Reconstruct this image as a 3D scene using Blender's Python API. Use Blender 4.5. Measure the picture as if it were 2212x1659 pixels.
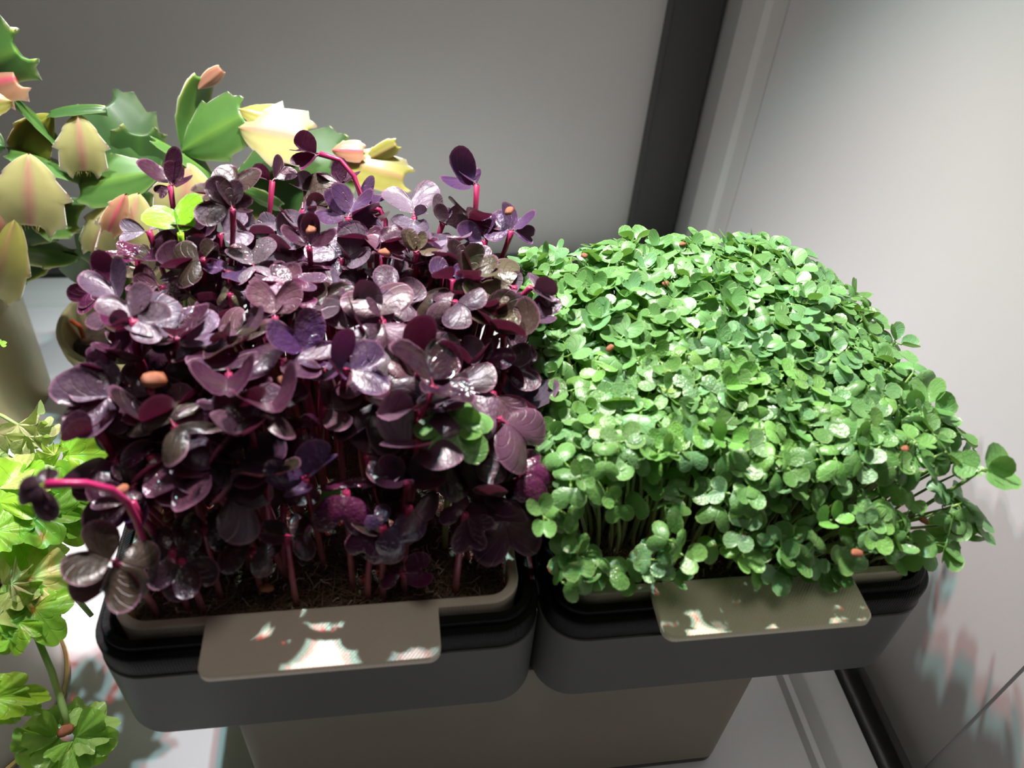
import bpy, bmesh, math, random
import numpy as np
from mathutils import Vector, Matrix, Euler

for o in list(bpy.data.objects):
    bpy.data.objects.remove(o)
SC = bpy.context.scene
COL = SC.collection
R = random.Random(7)
rad = math.radians

# ------------------------------------------------------------------ camera
CAM_POS = Vector((0.0750, -0.1174, 0.1861))
CAM_ROT = Euler((0.83698, -0.06438, -0.12790), 'XYZ')
FPX = 1725.5
cd = bpy.data.cameras.new('camera')
cam = bpy.data.objects.new('camera', cd)
COL.objects.link(cam)
cam.location = CAM_POS
cam.rotation_euler = CAM_ROT
cd.sensor_fit = 'HORIZONTAL'
cd.sensor_width = 36.0
cd.lens = FPX / 2212.0 * 36.0
cd.clip_start = 0.005
cd.clip_end = 20
cd.dof.use_dof = True
cd.dof.focus_distance = 0.27
cd.dof.aperture_fstop = 13.0
SC.camera = cam

# ------------------------------------------------------------------ world, lamps, exposure
w = bpy.data.worlds.new('world')
SC.world = w
w.use_nodes = True
w.node_tree.nodes['Background'].inputs[0].default_value = (1.0, 0.97, 0.92, 1)
w.node_tree.nodes['Background'].inputs[1].default_value = 0.03
SC.view_settings.view_transform = 'Standard'
SC.view_settings.look = 'None'
SC.view_settings.gamma = 1.0
SC.view_settings.use_curve_mapping = False
SC.view_settings.exposure = 0.0


def spot(name, loc, color, power, size_deg, blend, sx, radius=0.004, aim=(0, 0)):
    ld = bpy.data.lights.new(name, 'SPOT')
    ld.color = color
    ld.energy = power
    ld.spot_size = rad(size_deg)
    ld.spot_blend = blend
    ld.shadow_soft_size = radius
    o = bpy.data.objects.new(name, ld)
    COL.objects.link(o)
    o.location = loc
    o.rotation_euler = (rad(aim[0]), rad(aim[1]), 0)
    o.scale = (sx, 1, 1)
    return o


# two grow lamps above the trays, each a row of white-cyan and red diodes under a reflector
LX, LY, LZ = 0.120, 0.178, 0.335
CY, RD = (0.62, 1.0, 0.96), (1.0, 0.09, 0.12)
spot('grow_lamp_cyan_diode', (LX - 0.010, LY, LZ), CY, 5.2, 97, 0.8, 1.0, aim=(-17, 6))
spot('grow_lamp_red_diode', (LX, LY + 0.004, LZ), RD, 5.6, 93, 0.8, 1.0, aim=(-18, 6))
spot('grow_lamp_cyan_diode', (LX + 0.010, LY, LZ), CY, 5.2, 97, 0.8, 1.0, aim=(-17, 6))
LX2, LY2 = -0.032, 0.198
spot('grow_lamp_cyan_diode', (LX2 - 0.010, LY2, LZ), (0.60, 0.96, 1.0), 3.1, 88, 0.7, 1.0, aim=(-20, -6))
spot('grow_lamp_red_diode', (LX2, LY2 + 0.004, LZ), RD, 2.7, 84, 0.7, 1.0, aim=(-21, -6))
spot('grow_lamp_cyan_diode', (LX2 + 0.010, LY2, LZ), (0.60, 0.96, 1.0), 3.1, 88, 0.7, 1.0, aim=(-20, -6))

# added soft fill light, out of view above and in front of the cabinet
al = bpy.data.lights.new('added_fill_light', 'AREA')
al.shape = 'DISK'; al.size = 0.45; al.energy = 1.5; al.color = (1.0, 0.93, 0.84)
ao = bpy.data.objects.new('added_fill_light', al)
COL.objects.link(ao)
ao.location = (0.03, -0.14, 1.10)
ao.rotation_euler = (rad(10), 0, 0)

# ------------------------------------------------------------------ helpers
CM = CAM_ROT.to_matrix()
CR, CU, CB = CM.col[0].copy(), CM.col[1].copy(), CM.col[2].copy()


def ray(px, py):
    return CM @ Vector(((px - 1106) / FPX, -(py - 829.5) / FPX, -1.0))


def atz(px, py, z):
    d = ray(px, py)
    return CAM_POS + d * ((z - CAM_POS.z) / d.z)


def aty(px, py, y):
    d = ray(px, py)
    return CAM_POS + d * ((y - CAM_POS.y) / d.y)


def depth(p):
    return -(CM.transposed() @ (p - CAM_POS)).z


def put(o, parent=None):
    COL.objects.link(o)
    if parent is not None:
        o.parent = parent
    return o


def tag(o, label=None, cat=None, group=None, kind=None):
    if label: o['label'] = label
    if cat: o['category'] = cat
    if group: o['group'] = group
    if kind: o['kind'] = kind
    return o


def thing(name, label, cat, loc=(0, 0, 0), group=None):
    o = bpy.data.objects.new(name, None)
    o.empty_display_size = 0.01
    o.location = loc
    put(o)
    return tag(o, label, cat, group)


def mesh(name, verts, faces, mats=(), smooth=True, uvs=None, fmat=None):
    me = bpy.data.meshes.new(name)
    me.from_pydata([tuple(v) for v in verts], [], faces)
    for m in mats:
        me.materials.append(m)
    if smooth:
        me.polygons.foreach_set('use_smooth', [True] * len(me.polygons))
    if uvs is not None:
        ul = me.uv_layers.new(name='UVMap')
        for l in me.loops:
            ul.data[l.index].uv = uvs[l.vertex_index]
    if fmat is not None:
        me.polygons.foreach_set('material_index', fmat)
    me.update()
    return me


def obj(name, me, parent=None, loc=None):
    o = bpy.data.objects.new(name, me)
    put(o, parent)
    if loc is not None:
        o.location = loc
    return o


def rel(o, parent_loc):
    """shift a child built in world space into its parent's space"""
    o.location = Vector(o.location) - Vector(parent_loc)
    return o


# ------------------------------------------------------------------ materials
def new_mat(name):
    m = bpy.data.materials.new(name)
    m.use_nodes = True
    nt = m.node_tree
    return m, nt, nt.nodes['Principled BSDF'], nt.nodes, nt.links


def plain(name, col, rough=0.5, spec=0.5, metal=0.0, noise=None, bump=None, coat=0.0, sss=0.0):
    m, nt, p, N, L = new_mat(name)
    p.inputs['Base Color'].default_value = (*col, 1)
    p.inputs['Roughness'].default_value = rough
    p.inputs['Specular IOR Level'].default_value = spec
    p.inputs['Metallic'].default_value = metal
    p.inputs['Coat Weight'].default_value = coat
    if sss:
        p.inputs['Subsurface Weight'].default_value = sss
        p.inputs['Subsurface Radius'].default_value = (1, 0.8, 0.6)
        p.inputs['Subsurface Scale'].default_value = 0.002
    tc = N.new('ShaderNodeTexCoord')
    if noise:
        sc, amt = noise
        n = N.new('ShaderNodeTexNoise'); n.inputs['Scale'].default_value = sc
        n.inputs['Detail'].default_value = 5
        L.new(tc.outputs['Object'], n.inputs['Vector'])
        mx = N.new('ShaderNodeMix'); mx.data_type = 'RGBA'
        mx.inputs[6].default_value = (*[c * (1 - amt) for c in col], 1)
        mx.inputs[7].default_value = (*[min(1, c * (1 + amt)) for c in col], 1)
        L.new(n.outputs['Fac'], mx.inputs[0])
        L.new(mx.outputs[2], p.inputs['Base Color'])
    if bump:
        sc, st, dist = bump
        n = N.new('ShaderNodeTexNoise'); n.inputs['Scale'].default_value = sc
        n.inputs['Detail'].default_value = 3
        L.new(tc.outputs['Object'], n.inputs['Vector'])
        b = N.new('ShaderNodeBump'); b.inputs['Strength'].default_value = st
        b.inputs['Distance'].default_value = dist
        L.new(n.outputs['Fac'], b.inputs['Height'])
        L.new(b.outputs['Normal'], p.inputs['Normal'])
    return m


def printed(name, col, rough, spec, scale, strength, dist, sss=0.0):
    """3D-printed plastic: fine diagonal print lines in the relief"""
    m = plain(name, col, rough, spec, noise=(60, 0.06), sss=sss)
    nt = m.node_tree; N, L = nt.nodes, nt.links
    p = N['Principled BSDF']
    tc = N.new('ShaderNodeTexCoord')
    mp = N.new('ShaderNodeMapping'); mp.inputs['Rotation'].default_value = (0, 0, rad(40))
    L.new(tc.outputs['Object'], mp.inputs['Vector'])
    wv = N.new('ShaderNodeTexWave'); wv.inputs['Scale'].default_value = scale
    wv.inputs['Distortion'].default_value = 0.6
    L.new(mp.outputs['Vector'], wv.inputs['Vector'])
    nz = N.new('ShaderNodeTexNoise'); nz.inputs['Scale'].default_value = 1500
    L.new(tc.outputs['Object'], nz.inputs['Vector'])
    ad = N.new('ShaderNodeMath'); ad.operation = 'ADD'
    L.new(wv.outputs['Fac'], ad.inputs[0]); L.new(nz.outputs['Fac'], ad.inputs[1])
    b = N.new('ShaderNodeBump'); b.inputs['Strength'].default_value = strength
    b.inputs['Distance'].default_value = dist
    L.new(ad.outputs[0], b.inputs['Height'])
    L.new(b.outputs['Normal'], p.inputs['Normal'])
    return m


def leaf_mat(name, under, trans, rough=0.42, veins=0.35, edge=(0.5, 0.3, 0.4), edge_amt=0.5, trans_fac=0.22, spec=0.5, vein_scale=9):
    """two-sided leaf: tint from the object's own colour, wetness from its alpha, midrib and margin from UV"""
    m, nt, p, N, L = new_mat(name)
    oi = N.new('ShaderNodeObjectInfo')
    uv = N.new('ShaderNodeTexCoord')
    sep = N.new('ShaderNodeSeparateXYZ'); L.new(uv.outputs['UV'], sep.inputs[0])

    def math_(op, a, b=None, c=None):
        n = N.new('ShaderNodeMath'); n.operation = op
        for i, v in enumerate((a, b, c)):
            if v is None: continue
            if isinstance(v, (int, float)): n.inputs[i].default_value = v
            else: L.new(v, n.inputs[i])
        return n.outputs[0]

    def mix(f, a, b, mode='MIX'):
        n = N.new('ShaderNodeMix'); n.data_type = 'RGBA'; n.blend_type = mode
        for i, v in ((0, f), (6, a), (7, b)):
            if isinstance(v, (int, float)): n.inputs[i].default_value = v
            elif isinstance(v, tuple): n.inputs[i].default_value = (*v, 1)
            else: L.new(v, n.inputs[i])
        return n.outputs[2]

    def step(v, lo, hi):
        n = N.new('ShaderNodeMapRange'); n.interpolation_type = 'SMOOTHSTEP'
        n.inputs[1].default_value = lo; n.inputs[2].default_value = hi
        L.new(v, n.inputs[0]); return n.outputs[0]

    u = math_('ABSOLUTE', math_('SUBTRACT', sep.outputs[0], 0.5))
    v = sep.outputs[1]
    margin = step(v, 0.93, 0.985)
    rib = math_('SUBTRACT', 1.0, step(math_('MULTIPLY', u, math_('ADD', v, 0.15)), 0.004, 0.018))
    sv = math_('ABSOLUTE', math_('SUBTRACT', math_('FRACT', math_('MULTIPLY', math_('SUBTRACT', math_('MULTIPLY', u, 1.1), math_('MULTIPLY', v, 0.35)), vein_scale)), 0.5))
    side = math_('MULTIPLY', math_('SUBTRACT', 1.0, step(sv, 0.02, 0.09)), 0.6)
    vein = math_('MAXIMUM', rib, side)
    nz = N.new('ShaderNodeTexNoise'); nz.inputs['Scale'].default_value = 3.2; nz.inputs['Detail'].default_value = 4
    va = N.new('ShaderNodeVectorMath'); va.operation = 'ADD'
    L.new(uv.outputs['Object'], va.inputs[0])
    cmb = N.new('ShaderNodeCombineXYZ'); L.new(math_('MULTIPLY', oi.outputs['Random'], 40), cmb.inputs[0])
    L.new(cmb.outputs[0], va.inputs[1]); L.new(va.outputs[0], nz.inputs['Vector'])
    top = mix(math_('MULTIPLY', step(nz.outputs['Fac'], 0.35, 0.7), 0.55), oi.outputs['Color'], mix(0.6, oi.outputs['Color'], under))
    top = mix(math_('MULTIPLY', vein, veins), top, mix(1.0, top, (0.45, 0.40, 0.45), 'MULTIPLY'))
    geo = N.new('ShaderNodeNewGeometry')
    und = mix(0.65, oi.outputs['Color'], under)
    und = mix(math_('MULTIPLY', rib, 0.4), und, trans)
    colr = mix(geo.outputs['Backfacing'], top, und)
    colr = mix(math_('MULTIPLY', margin, edge_amt), colr, edge)
    L.new(colr, p.inputs['Base Color'])
    p.inputs['Specular IOR Level'].default_value = spec
    wet = math_('SUBTRACT', 1.0, oi.outputs['Alpha'])
    L.new(math_('SUBTRACT', rough, math_('MULTIPLY', wet, rough - 0.12)), p.inputs['Roughness'])
    L.new(math_('MULTIPLY', wet, 0.6), p.inputs['Coat Weight'])
    p.inputs['Coat Roughness'].default_value = 0.08
    bn = N.new('ShaderNodeTexNoise'); bn.inputs['Scale'].default_value = 7
    L.new(va.outputs[0], bn.inputs['Vector'])
    h = math_('ADD', math_('MULTIPLY', bn.outputs['Fac'], math_('ADD', math_('MULTIPLY', wet, 1.4), 0.5)), math_('MULTIPLY', vein, -0.5))
    b = N.new('ShaderNodeBump'); b.inputs['Strength'].default_value = 0.5; b.inputs['Distance'].default_value = 0.0007
    L.new(h, b.inputs['Height']); L.new(b.outputs['Normal'], p.inputs['Normal'])
    tr = N.new('ShaderNodeBsdfTranslucent')
    L.new(mix(0.5, colr, trans), tr.inputs['Color'])
    ms = N.new('ShaderNodeMixShader'); ms.inputs[0].default_value = trans_fac
    L.new(p.outputs[0], ms.inputs[1]); L.new(tr.outputs[0], ms.inputs[2])
    L.new(ms.outputs[0], N['Material Output'].inputs['Surface'])
    return m


def stem_mat(name, low, high, rough=0.35, t=0.15):
    m, nt, p, N, L = new_mat(name)
    uv = N.new('ShaderNodeTexCoord'); sep = N.new('ShaderNodeSeparateXYZ')
    L.new(uv.outputs['UV'], sep.inputs[0])
    cr = N.new('ShaderNodeValToRGB')
    cr.color_ramp.elements[0].color = (*low, 1); cr.color_ramp.elements[1].color = (*high, 1)
    cr.color_ramp.elements[1].position = 0.7
    L.new(sep.outputs[1], cr.inputs[0]); L.new(cr.outputs[0], p.inputs['Base Color'])
    p.inputs['Roughness'].default_value = rough
    p.inputs['Subsurface Weight'].default_value = t
    p.inputs['Subsurface Scale'].default_value = 0.001
    return m


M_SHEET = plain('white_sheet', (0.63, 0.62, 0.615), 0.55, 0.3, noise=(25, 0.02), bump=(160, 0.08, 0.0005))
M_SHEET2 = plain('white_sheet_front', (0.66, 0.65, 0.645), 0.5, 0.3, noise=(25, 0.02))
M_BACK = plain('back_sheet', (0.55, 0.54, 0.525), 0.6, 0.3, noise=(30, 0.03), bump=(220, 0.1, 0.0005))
M_FRAME = plain('black_metal', (0.05, 0.05, 0.049), 0.4, 0.4)
M_TUBE = plain('black_tube', (0.015, 0.016, 0.016), 0.3, 0.6, bump=(700, 0.2, 0.0004))
M_PROFILE = plain('grey_profile', (0.40, 0.40, 0.39), 0.5, 0.4)
M_PROFILE2 = plain('pale_profile', (0.62, 0.61, 0.59), 0.5, 0.4)
M_TRAY = plain('grey_tray_plastic', (0.64, 0.66, 0.67), 0.38, 0.5, noise=(14, 0.06))
M_GREY = printed('grey_printed_plastic', (0.10, 0.104, 0.097), 0.5, 0.4, 900, 0.05, 0.0002)
M_BLACK = printed('black_printed_plastic', (0.006, 0.006, 0.0065), 0.45, 0.14, 500, 0.22, 0.0003)
M_CREAM = printed('cream_printed_plastic', (0.76, 0.66, 0.55), 0.3, 0.5, 420, 0.18, 0.0003, sss=0.15)
M_CREAM2 = printed('cream_printed_plastic_yellowish', (0.72, 0.68, 0.50), 0.3, 0.5, 420, 0.18, 0.0003, sss=0.15)
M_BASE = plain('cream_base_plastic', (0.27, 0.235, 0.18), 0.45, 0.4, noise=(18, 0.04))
M_MAT = plain('coir_mat', (0.085, 0.052, 0.028), 0.45, 0.5, noise=(140, 0.6), bump=(420, 1.0, 0.0015))
M_FIBRE = plain('coir_fibre', (0.22, 0.14, 0.085), 0.3, 0.6)
M_ROOT = plain('root_hair', (0.55, 0.40, 0.33), 0.35, 0.5)
M_HULL = plain('seed_hull', (0.32, 0.11, 0.05), 0.4, 0.5, noise=(350, 0.5), bump=(500, 0.4, 0.0005))
M_SOIL = plain('potting_soil', (0.05, 0.035, 0.022), 0.9, 0.2, noise=(180, 0.7), bump=(260, 1.0, 0.004))
M_BRASS = plain('olive_brass', (0.36, 0.33, 0.17), 0.35, 0.5, metal=0.55, noise=(20, 0.25))
M_GOLD = plain('gold_ring', (0.62, 0.47, 0.20), 0.25, 0.5, metal=0.9)
M_POTC = plain('pale_ceramic', (0.62, 0.58, 0.50), 0.35, 0.5, noise=(12, 0.08))
M_BRIS = plain('yellow_bristles', (0.55, 0.45, 0.15), 0.5, 0.3)
M_TAG = plain('orange_stake', (0.75, 0.16, 0.06), 0.4, 0.4)
M_PUR = leaf_mat('purple_leaf', (0.065, 0.040, 0.026), (0.45, 0.02, 0.14), rough=0.36, edge=(0.26, 0.12, 0.19), edge_amt=0.5, trans_fac=0.08, spec=0.5)
M_GRN = leaf_mat('green_leaf', (0.13, 0.26, 0.05), (0.25, 0.55, 0.04), edge=(0.30, 0.46, 0.16), edge_amt=0.5, veins=0.10, trans_fac=0.24, rough=0.36, spec=0.6)
M_CEL = leaf_mat('celery_leaf', (0.22, 0.44, 0.05), (0.42, 0.75, 0.05), edge=(0.34, 0.56, 0.14), edge_amt=0.2, veins=0.15, trans_fac=0.38, rough=0.35, vein_scale=7)
M_STP = stem_mat('purple_stem', (0.55, 0.22, 0.24), (0.30, 0.02, 0.085))
M_STG = stem_mat('green_stem', (0.60, 0.56, 0.34), (0.22, 0.40, 0.10))
M_STN = stem_mat('lime_stem', (0.55, 0.62, 0.3), (0.30, 0.62, 0.03))
M_STK = stem_mat('pink_stem', (0.62, 0.05, 0.20), (0.42, 0.02, 0.12))
M_STC = stem_mat('celery_stem', (0.40, 0.55, 0.22), (0.34, 0.52, 0.16))


# ------------------------------------------------------------------ rounded boxes and lofts
def rr(x0, x1, y0, y1, r, n=6):
    pts = []
    for cx, cy, a0 in ((x1 - r, y0 + r, -90), (x1 - r, y1 - r, 0), (x0 + r, y1 - r, 90), (x0 + r, y0 + r, 180)):
        for i in range(n + 1):
            a = rad(a0 + 90 * i / n)
            pts.append((cx + r * math.cos(a), cy + r * math.sin(a)))
    return pts


def loft(name, rect, radius, profile, mats, cap0=True, cap1=True, smooth=True, n=6):
    """profile: list of (inset, z); loops of one rounded rectangle, joined bottom to top"""
    x0, x1, y0, y1 = rect
    vs, fs = [], []
    k = 0
    for ins, z in profile:
        lp = rr(x0 + ins, x1 - ins, y0 + ins, y1 - ins, max(0.0006, radius - ins), n)
        k = len(lp)
        vs += [(x, y, z) for x, y in lp]
    for i in range(len(profile) - 1):
        a, b = i * k, (i + 1) * k
        for j in range(k):
            j2 = (j + 1) % k
            fs.append((a + j, a + j2, b + j2, b + j))
    if cap0: fs.append(tuple(reversed(range(k))))
    if cap1: fs.append(tuple(range((len(profile) - 1) * k, len(profile) * k)))
    me = mesh(name, vs, fs, mats, smooth)
    if smooth:
        me.set_sharp_from_angle(angle=rad(35))
    return me


def box(name, x0, x1, y0, y1, z0, z1, mats, bevel=0.0006):
    bm = bmesh.new()
    bmesh.ops.create_cube(bm, size=1)
    for v in bm.verts:
        v.co = Vector((x0 + (v.co.x + 0.5) * (x1 - x0), y0 + (v.co.y + 0.5) * (y1 - y0), z0 + (v.co.z + 0.5) * (z1 - z0)))
    if bevel:
        bmesh.ops.bevel(bm, geom=bm.edges[:], offset=bevel, segments=2, affect='EDGES')
    me = bpy.data.meshes.new(name)
    bm.to_mesh(me); bm.free()
    for m in mats: me.materials.append(m)
    me.polygons.foreach_set('use_smooth', [True] * len(me.polygons))
    me.set_sharp_from_angle(angle=rad(35))
    return me


def lathe(name, prof, mats, n=40, fm=None):
    vs, fs, mi = [], [], []
    for r, z in prof:
        for i in range(n):
            a = 2 * math.pi * i / n
            vs.append((r * math.cos(a), r * math.sin(a), z))
    for i in range(len(prof) - 1):
        for j in range(n):
            j2 = (j + 1) % n
            fs.append((i * n + j, i * n + j2, (i + 1) * n + j2, (i + 1) * n + j))
    me = mesh(name, vs, fs, mats)
    me.set_sharp_from_angle(angle=rad(40))
    return me


def tube_geo(pts, radii, sides=6):
    """swept tube along a polyline -> verts, faces, uvs"""
    pts = [Vector(p) for p in pts]
    vs, fs, uv = [], [], []
    up = Vector((0.31, 0.95, 0.1))
    n = len(pts)
    for i, p in enumerate(pts):
        t = (pts[min(i + 1, n - 1)] - pts[max(i - 1, 0)]).normalized()
        a = t.cross(up)
        if a.length < 1e-4: a = t.cross(Vector((1, 0, 0)))
        a.normalize(); b = t.cross(a)
        r = radii[i] if hasattr(radii, '__len__') else radii
        for j in range(sides):
            q = 2 * math.pi * j / sides
            vs.append(p + (a * math.cos(q) + b * math.sin(q)) * r)
            uv.append((j / sides, i / (n - 1)))
    for i in range(n - 1):
        for j in range(sides):
            j2 = (j + 1) % sides
            fs.append((i * sides + j, i * sides + j2, (i + 1) * sides + j2, (i + 1) * sides + j))
    fs.append(tuple(reversed(range(sides)))); fs.append(tuple(range((n - 1) * sides, n * sides)))
    return vs, fs, uv


def bez(a, b, c, d, n=8):
    out = []
    for i in range(n):
        t = i / (n - 1); s = 1 - t
        out.append(a * s ** 3 + b * 3 * s * s * t + c * 3 * s * t * t + d * t ** 3)
    return out


# ------------------------------------------------------------------ the cabinet: floor, walls, trims
FZ = -0.130            # inside floor of the drip tray
YB = 0.362             # back sheet
XR = 0.272             # right-hand sheet


def struct(name, me):
    return tag(obj(name, me), kind='structure')


struct('floor', box('floor', -0.42, 0.30, -0.20, 0.40, -0.150, -0.140, [M_FRAME], 0))
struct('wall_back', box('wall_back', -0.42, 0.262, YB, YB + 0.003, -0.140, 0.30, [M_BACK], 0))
struct('wall_right', box('wall_right', XR, XR + 0.0005, -0.0100, 0.279, -0.1315, 0.30, [M_SHEET], 0))
struct('wall_right_front', box('wall_right_front', XR + 0.0007, XR + 0.0020, -0.20, 0.05, -0.1400, 0.30, [M_SHEET2], 0))
struct('trim_1', box('trim_1', 0.2375, 0.2680, 0.350, 0.372, -0.140, 0.30, [M_FRAME]))
struct('trim_2', box('trim_2', 0.2705, 0.278, 0.330, 0.366, -0.140, 0.30, [M_PROFILE]))
tr3 = [(0.2690, 0.3285), (0.2690, 0.3000), (0.2715, 0.2960), (0.2715, 0.2800), (0.2780, 0.2790), (0.2780, 0.3285)]
vs = [(x, y, z) for z in (-0.140, 0.30) for x, y in tr3]
k = len(tr3)
fs = [(i, (i + 1) % k, k + (i + 1) % k, k + i) for i in range(k)] + [tuple(range(k)), tuple(range(k, 2 * k))]
me = mesh('trim_3', vs, fs, [M_PROFILE2], smooth=False)
bm = bmesh.new(); bm.from_mesh(me); bmesh.ops.recalc_face_normals(bm, faces=bm.faces); bm.to_mesh(me); bm.free()
struct('trim_3', me)
struct('trim_4', box('trim_4', -0.42, 0.27, 0.341, 0.360, -0.140, -0.1235, [M_FRAME], 0.002))
v, f, u = tube_geo([(0.2625, y, -0.1385) for y in (-0.20, -0.05, 0.1, 0.25, 0.34)], 0.0088, 20)
struct('trim_5', mesh('trim_5', v, f, [M_TUBE]))

# grey drip tray with a stepped flange all round
tray = loft('drip_tray', (-0.400, 0.2535, -0.19, 0.3385), 0.012,
            [(0.022, -0.1335), (0.0245, -0.1300), (0.0, -0.1285), (0.0, -0.1240), (0.0005, -0.1235), (0.0140, -0.1235), (0.0150, -0.1240),
             (0.0190, -0.1275), (0.0215, -0.1275), (0.0235, -0.1300)], [M_TRAY])
tag(obj('drip_tray', tray), 'wide pale grey plastic drip tray with stepped rim lining the cabinet floor', 'tray')

# ------------------------------------------------------------------ planters
D = 0.105
P = 0.1175
OUT = 0.0057


def planter(ox, side):
    c_m = M_CREAM if side == 'left' else M_CREAM2
    g = tag(obj('grey_planter', loft('grey_planter', (ox - OUT - 0.0004, ox + D + OUT + 0.0004, -OUT - 0.0004, D + OUT + 0.0004), 0.0125,
        [(0.002, -0.0452), (0.0004, -0.0445), (0.0, -0.0430), (0.0, -0.0133), (0.0030, -0.0133), (0.0030, -0.0400), (0.006, -0.0410)], [M_GREY], True, True, n=10)),
        'grey planter body under the %s, %s side of the cream base' % (('purple sprouts', 'left') if side == 'left' else ('green sprouts', 'right')),
        'planter', 'grey planter bodies')
    t = thing('black_liner', 'black plastic liner rim set in the %s grey planter around the %s sprouts' % (('left', 'purple') if side == 'left' else ('right', 'green')),
              'liner', (ox, 0, 0), 'black planter liners')
    b = loft('outer_rim', (-OUT, D + OUT, -OUT, D + OUT), 0.012,
             [(0.0002, -0.0131), (0.0, -0.0120), (0.0, -0.0058), (0.0004, -0.0052), (0.0034, -0.0052), (0.0034, -0.0131)], [M_BLACK], False, False, n=10)
    obj('outer_rim', b, t)
    b = loft('inner_rim', (-OUT, D + OUT, -OUT, D + OUT), 0.012,
             [(0.0021, -0.0125), (0.0021, -0.0027), (0.0025, -0.0023), (0.0042, -0.0023), (0.0046, -0.0028), (0.0046, -0.0260), (0.0065, -0.0270)], [M_BLACK], False, True, n=10)
    obj('inner_rim', b, t)
    # cream seed tray with its lifting tab
    s = thing('seed_tray', 'cream seed tray holding the %s sprouts, with a flat lifting tab over the rim' % ('purple' if side == 'left' else 'green'),
              'tray', (ox, 0, 0), 'cream seed trays')
    b = loft('basin', (0, D, 0, D), 0.0085,
             [(0.003, -0.0235), (0.0008, -0.0220), (0.0, -0.0030), (0.0, -0.0004), (0.0004, 0.0), (0.0023, 0.0), (0.0027, -0.0004), (0.0036, -0.0140), (0.006, -0.0150)], [c_m], n=10)
    obj('basin', b, s)
    x0, x1, y0 = 0.0233, 0.0825, -0.0146
    r = 0.0032
    pl = [(x0, 0.0021), (x0, y0 + r)]
    pl += [(x0 + r - r * math.cos(rad(a)), y0 + r - r * math.sin(rad(a))) for a in (18, 36, 54, 72, 90)]
    pl += [(x1 - r + r * math.sin(rad(a)), y0 + r - r * math.cos(rad(a))) for a in (0, 18, 36, 54, 72, 90)]
    pl += [(x1, 0.0021)]
    n = len(pl)
    cx = (x0 + x1) / 2
    vs = [(x, y, -0.0021) for x, y in pl] + [(x, y, -0.0003) for x, y in pl]
    vs += [(x + (cx - x) * 0.012, y + 0.0003 * (1 if y < -0.001 else 0), 0.0001) for x, y in pl]
    fs = [tuple(reversed(range(n)))]
    for i in range(n):
        i2 = (i + 1) % n
        fs += [(i, i2, n + i2, n + i), (n + i, n + i2, 2 * n + i2, 2 * n + i)]
    fs.append(tuple(range(2 * n, 3 * n)))
    me = mesh('lifting_tab', vs, fs, [c_m])
    me.set_sharp_from_angle(angle=rad(40))
    obj('lifting_tab', me, s)
    # coir growing mat: a lumpy slab
    N_ = 44
    rr_ = random.Random(3 if side == 'left' else 4)
    vs, fs = [], []
    a0, a1 = 0.0032, D - 0.0032
    for j in range(N_):
        for i in range(N_):
            x = a0 + (a1 - a0) * i / (N_ - 1); y = a0 + (a1 - a0) * j / (N_ - 1)
            e = min(i, j, N_ - 1 - i, N_ - 1 - j)
            vs.append((x, y, -0.0052 + 0.0012 * rr_.random() + 0.0010 * math.sin(x * 260) * math.cos(y * 210) - (0.0012 if e == 0 else 0)))
    for j in range(N_ - 1):
        for i in range(N_ - 1):
            q = j * N_ + i
            fs.append((q, q + 1, q + N_ + 1, q + N_))
    ring = [i for i in range(N_)] + [j * N_ + N_ - 1 for j in range(1, N_)] + [(N_ - 1) * N_ + i for i in range(N_ - 2, -1, -1)] + [j * N_ for j in range(N_ - 2, 0, -1)]
    b0 = len(vs)
    vs += [(vs[q][0], vs[q][1], -0.0135) for q in ring]
    for i in range(len(ring)):
        i2 = (i + 1) % len(ring)
        fs.append((ring[i2], ring[i], b0 + i, b0 + i2))
    mt = thing('growing_mat', 'wet brown coir growing mat under the %s sprouts' % ('purple' if side == 'left' else 'green'), 'growing mat', (ox, 0, 0), 'coir growing mats')
    obj('slab', mesh('slab', vs, fs, [M_MAT]), mt)
    vs, fs = [], []
    for q in range(900):
        if q < 520: x, y = rr_.uniform(0.004, D - 0.004), abs(rr_.gauss(0, 0.012)) + 0.0035
        else: x, y = rr_.uniform(0.004, D - 0.004), rr_.uniform(0.004, D - 0.004)
        a = rr_.uniform(0, 6.28); l = rr_.uniform(0.003, 0.008)
        dx, dy = math.cos(a) * l, math.sin(a) * l
        cl = lambda t: min(max(t, 0.0032), D - 0.0032)
        z = -0.0042
        pts = [(cl(x - dx), cl(y - dy), z - 0.0006), (cl(x - dx / 3 + rr_.gauss(0, .0006)), cl(y - dy / 3), z + rr_.uniform(0, .0016)),
               (cl(x + dx / 3), cl(y + dy / 3 + rr_.gauss(0, .0006)), z + rr_.uniform(0, .0018)), (cl(x + dx), cl(y + dy), z + rr_.uniform(-.0006, .0022))]
        v, f, _ = tube_geo(pts, rr_.uniform(0.00007, 0.00016), 3)
        o = len(vs); vs += v; fs += [tuple(o + t for t in ff) for ff in f]
    obj('coir_fibres', mesh('coir_fibres', vs, fs, [M_FIBRE]), mt)['kind'] = 'stuff'
    vs, fs = [], []
    for q in range(420):
        x, y = rr_.uniform(0.006, D - 0.006), abs(rr_.gauss(0, 0.03)) + 0.006
        if y > D - 0.006: continue
        z = -0.0046
        pts = [(x, y, z)]
        for s in range(3):
            pts.append((pts[-1][0] + rr_.gauss(0, .0012), pts[-1][1] + rr_.gauss(0, .0012), min(z + 0.004, max(z, pts[-1][2] + rr_.gauss(0.0006, .001)))))
        v, f, _ = tube_geo(pts, rr_.uniform(0.0001, 0.0003), 4)
        o = len(vs); vs += v; fs += [tuple(o + t for t in ff) for ff in f]
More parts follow.
